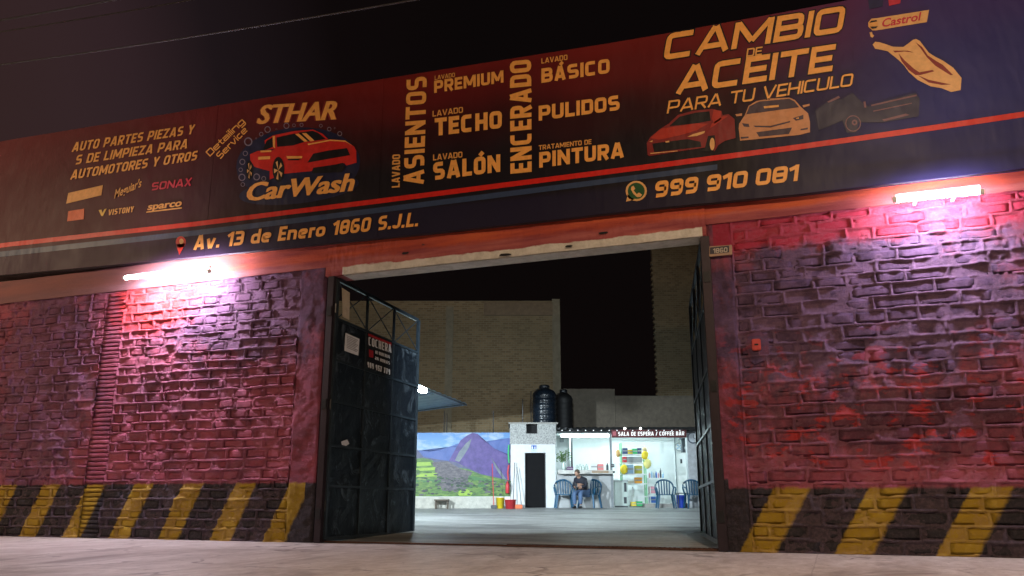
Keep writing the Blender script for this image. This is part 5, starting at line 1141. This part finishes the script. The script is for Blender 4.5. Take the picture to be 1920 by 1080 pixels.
# device on counter side, right-hand goods
item('cash_scale', 'dark scale standing on a ledge right of the counter', 'scale', 1146, 1152, 870, 876, D-.1, .2, DGY); item('cash_scale', 'small dark card reader below the scale', 'card reader', 1146, 1153, 883, 887, D-.1, .2, DGY)
tb = thing('goods_table', 'low white table with small bottles behind the blue armchair', 'table', at(1228, 945, D+1.6), RZ)
dt = D+1.5; zl = zr_(1228, 896, dt); zfl = zr_(1250, 944.5, D)
rb('table_top', tb, M_IN, PX(1216, dt), PX(1246, dt), dt, dt+.5, zl-.03, zl)
for q in (1217, 1243.5):
    for dd in (dt+.02, dt+.44): rb('leg', tb, M_IN, PX(q, dt), PX(q, dt)+.03, dd, dd+.03, zfl, zl-.03)
rb('lower_shelf', tb, M_IN, PX(1217, dt), PX(1245, dt), dt+.02, dt+.48, zfl+.35, zfl+.37)
cols_ = [PNK, LBL, GRY, BLU, PNK, DGY, LBL]
for k in range(7): bottle(['pink bottle at the left end of the low table', 'pale blue bottle second from left on the low table', 'grey bottle third from left on the low table', 'blue bottle in the middle of the low table', 'pink bottle right of the blue bottle on the low table', 'tall dark bottle on the low table', 'pale blue bottle at the right end of the low table'][k], 1218+k*4.2, 896, .22+(.18 if k == 5 else .05*(k % 2)), .034, dt+.1+.1*(k % 3), cols_[k], M_WHITE, 'bottles on the low table')
item('box', 'pink box on the lower shelf of the low table', 'box', 1219, 1229, 912, 925, dt+.05, .3, PNK); item('box', 'violet blue box under the low table', 'box', 1220, 1230, 931, 943, dt+.05, .3, BLU)
sp2 = thing('wall_speaker', 'dark speaker box high on the wall beside the clock column', 'speaker', at(1284, 835, D+1), RZ)
rb('speaker_box', sp2, DGY, PX(1281, D+1), PX(1290, D+1), D+1, D+1.25, zr_(1284, 848, D+1), zr_(1284, 822, D+1)); rb('bracket', sp2, DGY, PX(1277, D+1), PX(1290, D+1), D+1.05, D+1.2, zr_(1284, 824, D+1), zr_(1284, 821, D+1)); disc('cone', sp2, GRY, at(1285.5, 840, D+1), .06, .01, .0)
fn = thing('wall_fan', 'pale round wall fan beside the dark speaker', 'fan', at(1273, 838, db-.2), RZ); c_ = at(1273, 838, db-.25); disc('fan_guard', fn, GRY, c_, .17, .03, .0); disc('fan_hub', fn, M_WHITE, c_, .13, .01, .031)
for k in range(4):
    a = k*math.pi/2+.4; bm = B(); q = c_-Vector(FH)*.045; slab(bm, [q, q+Vector(vR)*.12*math.cos(a)+Vector((0, 0, .12*math.sin(a))), q+Vector(vR)*.12*math.cos(a+.6)+Vector((0, 0, .12*math.sin(a+.6)))], -Vector(FH)*.004); obj('fan_blade', recalc(bm), LBL, fn)
dn = thing('door_notice', 'small dark notice on the white door', 'notice', at(1277, 865, db-.1), RZ); rb('notice_sheet', dn, DGY, PX(1275.5, db), PX(1279, db), db-.09, db-.082, zr_(1277, 869, db), zr_(1277, 861, db))
# small dark table and bin between chairs
st2 = thing('side_table', 'low dark side table between the two right armchairs', 'table', at(1277, 950, 30.8), RZ); dd = 30.7; zg = fz(*at(1277, 950, dd)[:2]); zt2 = zr_(1277, 924, dd)
rb('table_top', st2, DGY, PX(1268, dd), PX(1289, dd), dd, dd+.4, zt2-.03, zt2)
for q in (1269, 1286.5):
    for e_ in (dd+.02, dd+.34): rb('leg', st2, DGY, PX(q, dd), PX(q, dd)+.03, e_, e_+.03, zg, zt2-.03)
bn = thing('waste_bin', 'small blue waste bin under the dark side table', 'bin', Vector((*at(1278, 950, 30.9)[:2], fz(*at(1278, 950, 30.9)[:2]))), RZ)
bm = B(); lathe(bm, [(.13, 0), (.17, .42), (.18, .42), (.18, .44), (.165, .44), (.125, .02)], n=18); obj('bin_body', bm, col('royal_blue', (.015, .06, .50)), bn, local=True); bm = B(); tube(bm, [(.17*math.cos(a), .17*math.sin(a), .44) for a in [2*math.pi*k/16 for k in range(17)]], .012, 6); obj('rim', bm, DKB, bn, local=True)

# cleaning things by the block
def on_floor(px, d): p = at(px, 948, d); return Vector((p.x, p.y, fz(p.x, p.y)))
def mop(label, px, d, lean, h, m, headm, name='mop', cat='mop'):
    o_ = thing(name, label, cat, on_floor(px, d), RZ, 'mops and brooms by the white block'); bm_ = B(); tube(bm_, [(0, 0, .1), (lean, .12, h)], .014, 6); obj('handle', bm_, m, o_, local=True)
    bm_ = B(); box(bm_, -.11, .11, -.04, .04, 0, .12, .02); obj('mop_head', bm_, headm, o_, local=True)
mop('dark handled mop leaning left of the block wall', 962, D-.25, .06, 1.6, DGY, GRY); mop('grey handled mop leaning nearer the black door', 978, D-.25, -.16, 1.45, GRY, GRY); mop('pale handled mop between the other two', 970, D-.25, -.03, 1.2, GRY, DGY)
mop('red broom leaning on the mural', 926, D-.7, -.07, 1.55, RED, DGY, 'broom', 'broom')
def bucket(label, px, d, r_, h, m, hm): 
    o_ = thing('bucket', label, 'bucket', on_floor(px, d), RZ); bm_ = B(); lathe(bm_, [(r_*.8, 0), (r_, h), (r_*1.05, h), (r_*1.05, h+.015), (r_*.95, h+.015), (r_*.76, .02)], n=18); obj('bucket_body', bm_, m, o_, True, local=True); bm_ = B(); tube(bm_, [(r_*math.cos(a), 0, h-.02-.10*math.sin(a)) for a in [math.pi*k/8 for k in range(9)]], .008, 5); obj('bail', bm_, hm, o_, local=True)
bucket('yellow bucket at the foot of the mural', 938, D-.6, .15, .36, YEL, GRY); bucket('red bucket beside the white block', 957, D-.9, .2, .30, RED, M_WHITE)
o_ = thing('wringer_tray', 'low orange red tray beside the red bucket', 'tray', on_floor(969, D-.8), RZ); bm = B(); box(bm, -.22, .2, -.15, .15, 0, .14, .02); obj('tray_body', bm, col('orange_red', (.6, .13, .04)), o_, local=True); bm = B(); box(bm, -.18, .16, -.11, .11, .135, .145); obj('tray_inside', bm, DGY, o_, local=True)
ex = thing('fire_extinguisher', 'red fire extinguisher hanging on the edge of the white block', 'extinguisher', at(951.5, 925, D-.15), RZ)
bm = B(); lathe(bm, [(.05, 0), (.07, .02), (.07, .30), (.05, .36), (.025, .38), (.025, .43)], n=14); obj('cylinder', bm, RED, ex, True, local=True); bm = B(); tube(bm, [(0, 0, .42), (.09, 0, .38), (.09, 0, .15)], .012, 6); obj('hose', bm, DGY, ex, local=True); bm = B(); box(bm, -.03, .05, -.015, .015, .43, .47); obj('handle', bm, DGY, ex, local=True)
# hose reel / green pipe on the block's edge
gp = thing('garden_hose', 'green and red hose hanging down the left edge of the white block', 'hose', at(953, 840, D-.06), RZ)
bm = B(); tube(bm, [at(954, 834, D-.06), at(953, 850, D-.06), at(954.5, 868, D-.06)], .03, 8); obj('green_coil', bm, GRN, gp); bm = B(); tube(bm, [at(954, 872, D-.06), at(952, 885, D-.06), at(953, 900, D-.06)], .028, 8); obj('red_coil', bm, RED, gp); bm = B(); tube(bm, [at(954, 868, D-.06), at(954, 930, D-.06)], .01, 6); obj('pipe', bm, DGY, gp)

# thin poles standing over the mural wall
for px, y0, lab in ((833, 770, 'thin dark pole above the mural, nearest the canopy'), (838, 775, 'second thin pole above the mural'), (925, 770, 'thin pole above the mural near its middle'), (980, 748, 'thin pole beside the water tank')):
    p = at(px, 812, D+.3); bm = B(); tube(bm, [Vector((p.x, p.y, ZB)), at(px, y0, D+.3)], .018, 5); o_ = obj('pole', bm, M_BLACKST); tag(o_, lab, 'pole', 'poles above the rear wall')

# ------------------------------------------------------------------ overhead cables
M_CAB = mat('cable_rubber', (.045, .04, .04), .7)
def cable(p0, p1, Y, sag, r_, lab):
    a, b = fac(*p0, Y), fac(*p1, Y); bm_ = B(); tube(bm_, [a.lerp(b, k/24)+Vector((0, 0, -sag*4*(k/24)*(1-k/24))) for k in range(25)], r_, 6); tag(obj('overhead_cable', bm_, M_CAB), lab, 'cable', 'cables crossing the night sky')
cable((-200, 147), (1100, -58), -2.0, .12, .016, 'long grey cable crossing the dark sky above the banner')
cable((-200, 88), (700, -66), -2.2, .10, .012, 'thin cable higher up in the left corner of the sky')
cable((-200, 70), (700, -100), -2.3, .10, .02, 'dark thicker cable in the top left corner of the sky')

# ------------------------------------------------------------------ street lamp behind the camera
def street_lamp(x, y, head, watt, lab):
    sl = thing('street_lamp', lab, 'street lamp', (x, y, -.15)); hx, hy = head[0]-x, head[1]-y
    bm = B(); tube(bm, [(0, 0, 0), (0, 0, 8.6)], .09, 10, .06); obj('pole', bm, M_CONC, sl, local=True)
    bm = B(); tube(bm, [(0, 0, 8.5), (hx*.4, hy*.4, 9.05), (hx, hy, 9.2)], .035, 8); obj('arm', bm, M_BLACKST, sl, local=True)
    bm = B(); box(bm, hx-.17, hx+.17, hy-.32, hy+.32, 9.12, 9.30, .04); obj('lamp_head', bm, M_BLACKST, sl, local=True)
    ld = bpy.data.lights.new('sodium', 'AREA'); ld.shape = 'RECTANGLE'; ld.size = .3; ld.size_y = .6; ld.energy = watt; ld.color = (1.0, .70, .45)
    lo = bpy.data.objects.new('sodium_lamp', ld); link(lo); lo.parent = sl; lo.location = (hx, hy, 9.09); lo.rotation_euler = (math.radians(35), 0, 0)
street_lamp(4.5, -14.2, (2.0, -12.0), P_STREET, 'sodium street lamp on the pavement behind the viewer')
street_lamp(-27.0, -11.5, (-24.5, -10.0), P_STREET*1.3, 'sodium street lamp far to the left of the facade')
for o in bpy.data.objects:
    if o.parent is not None and 'category' in o: del o['category']
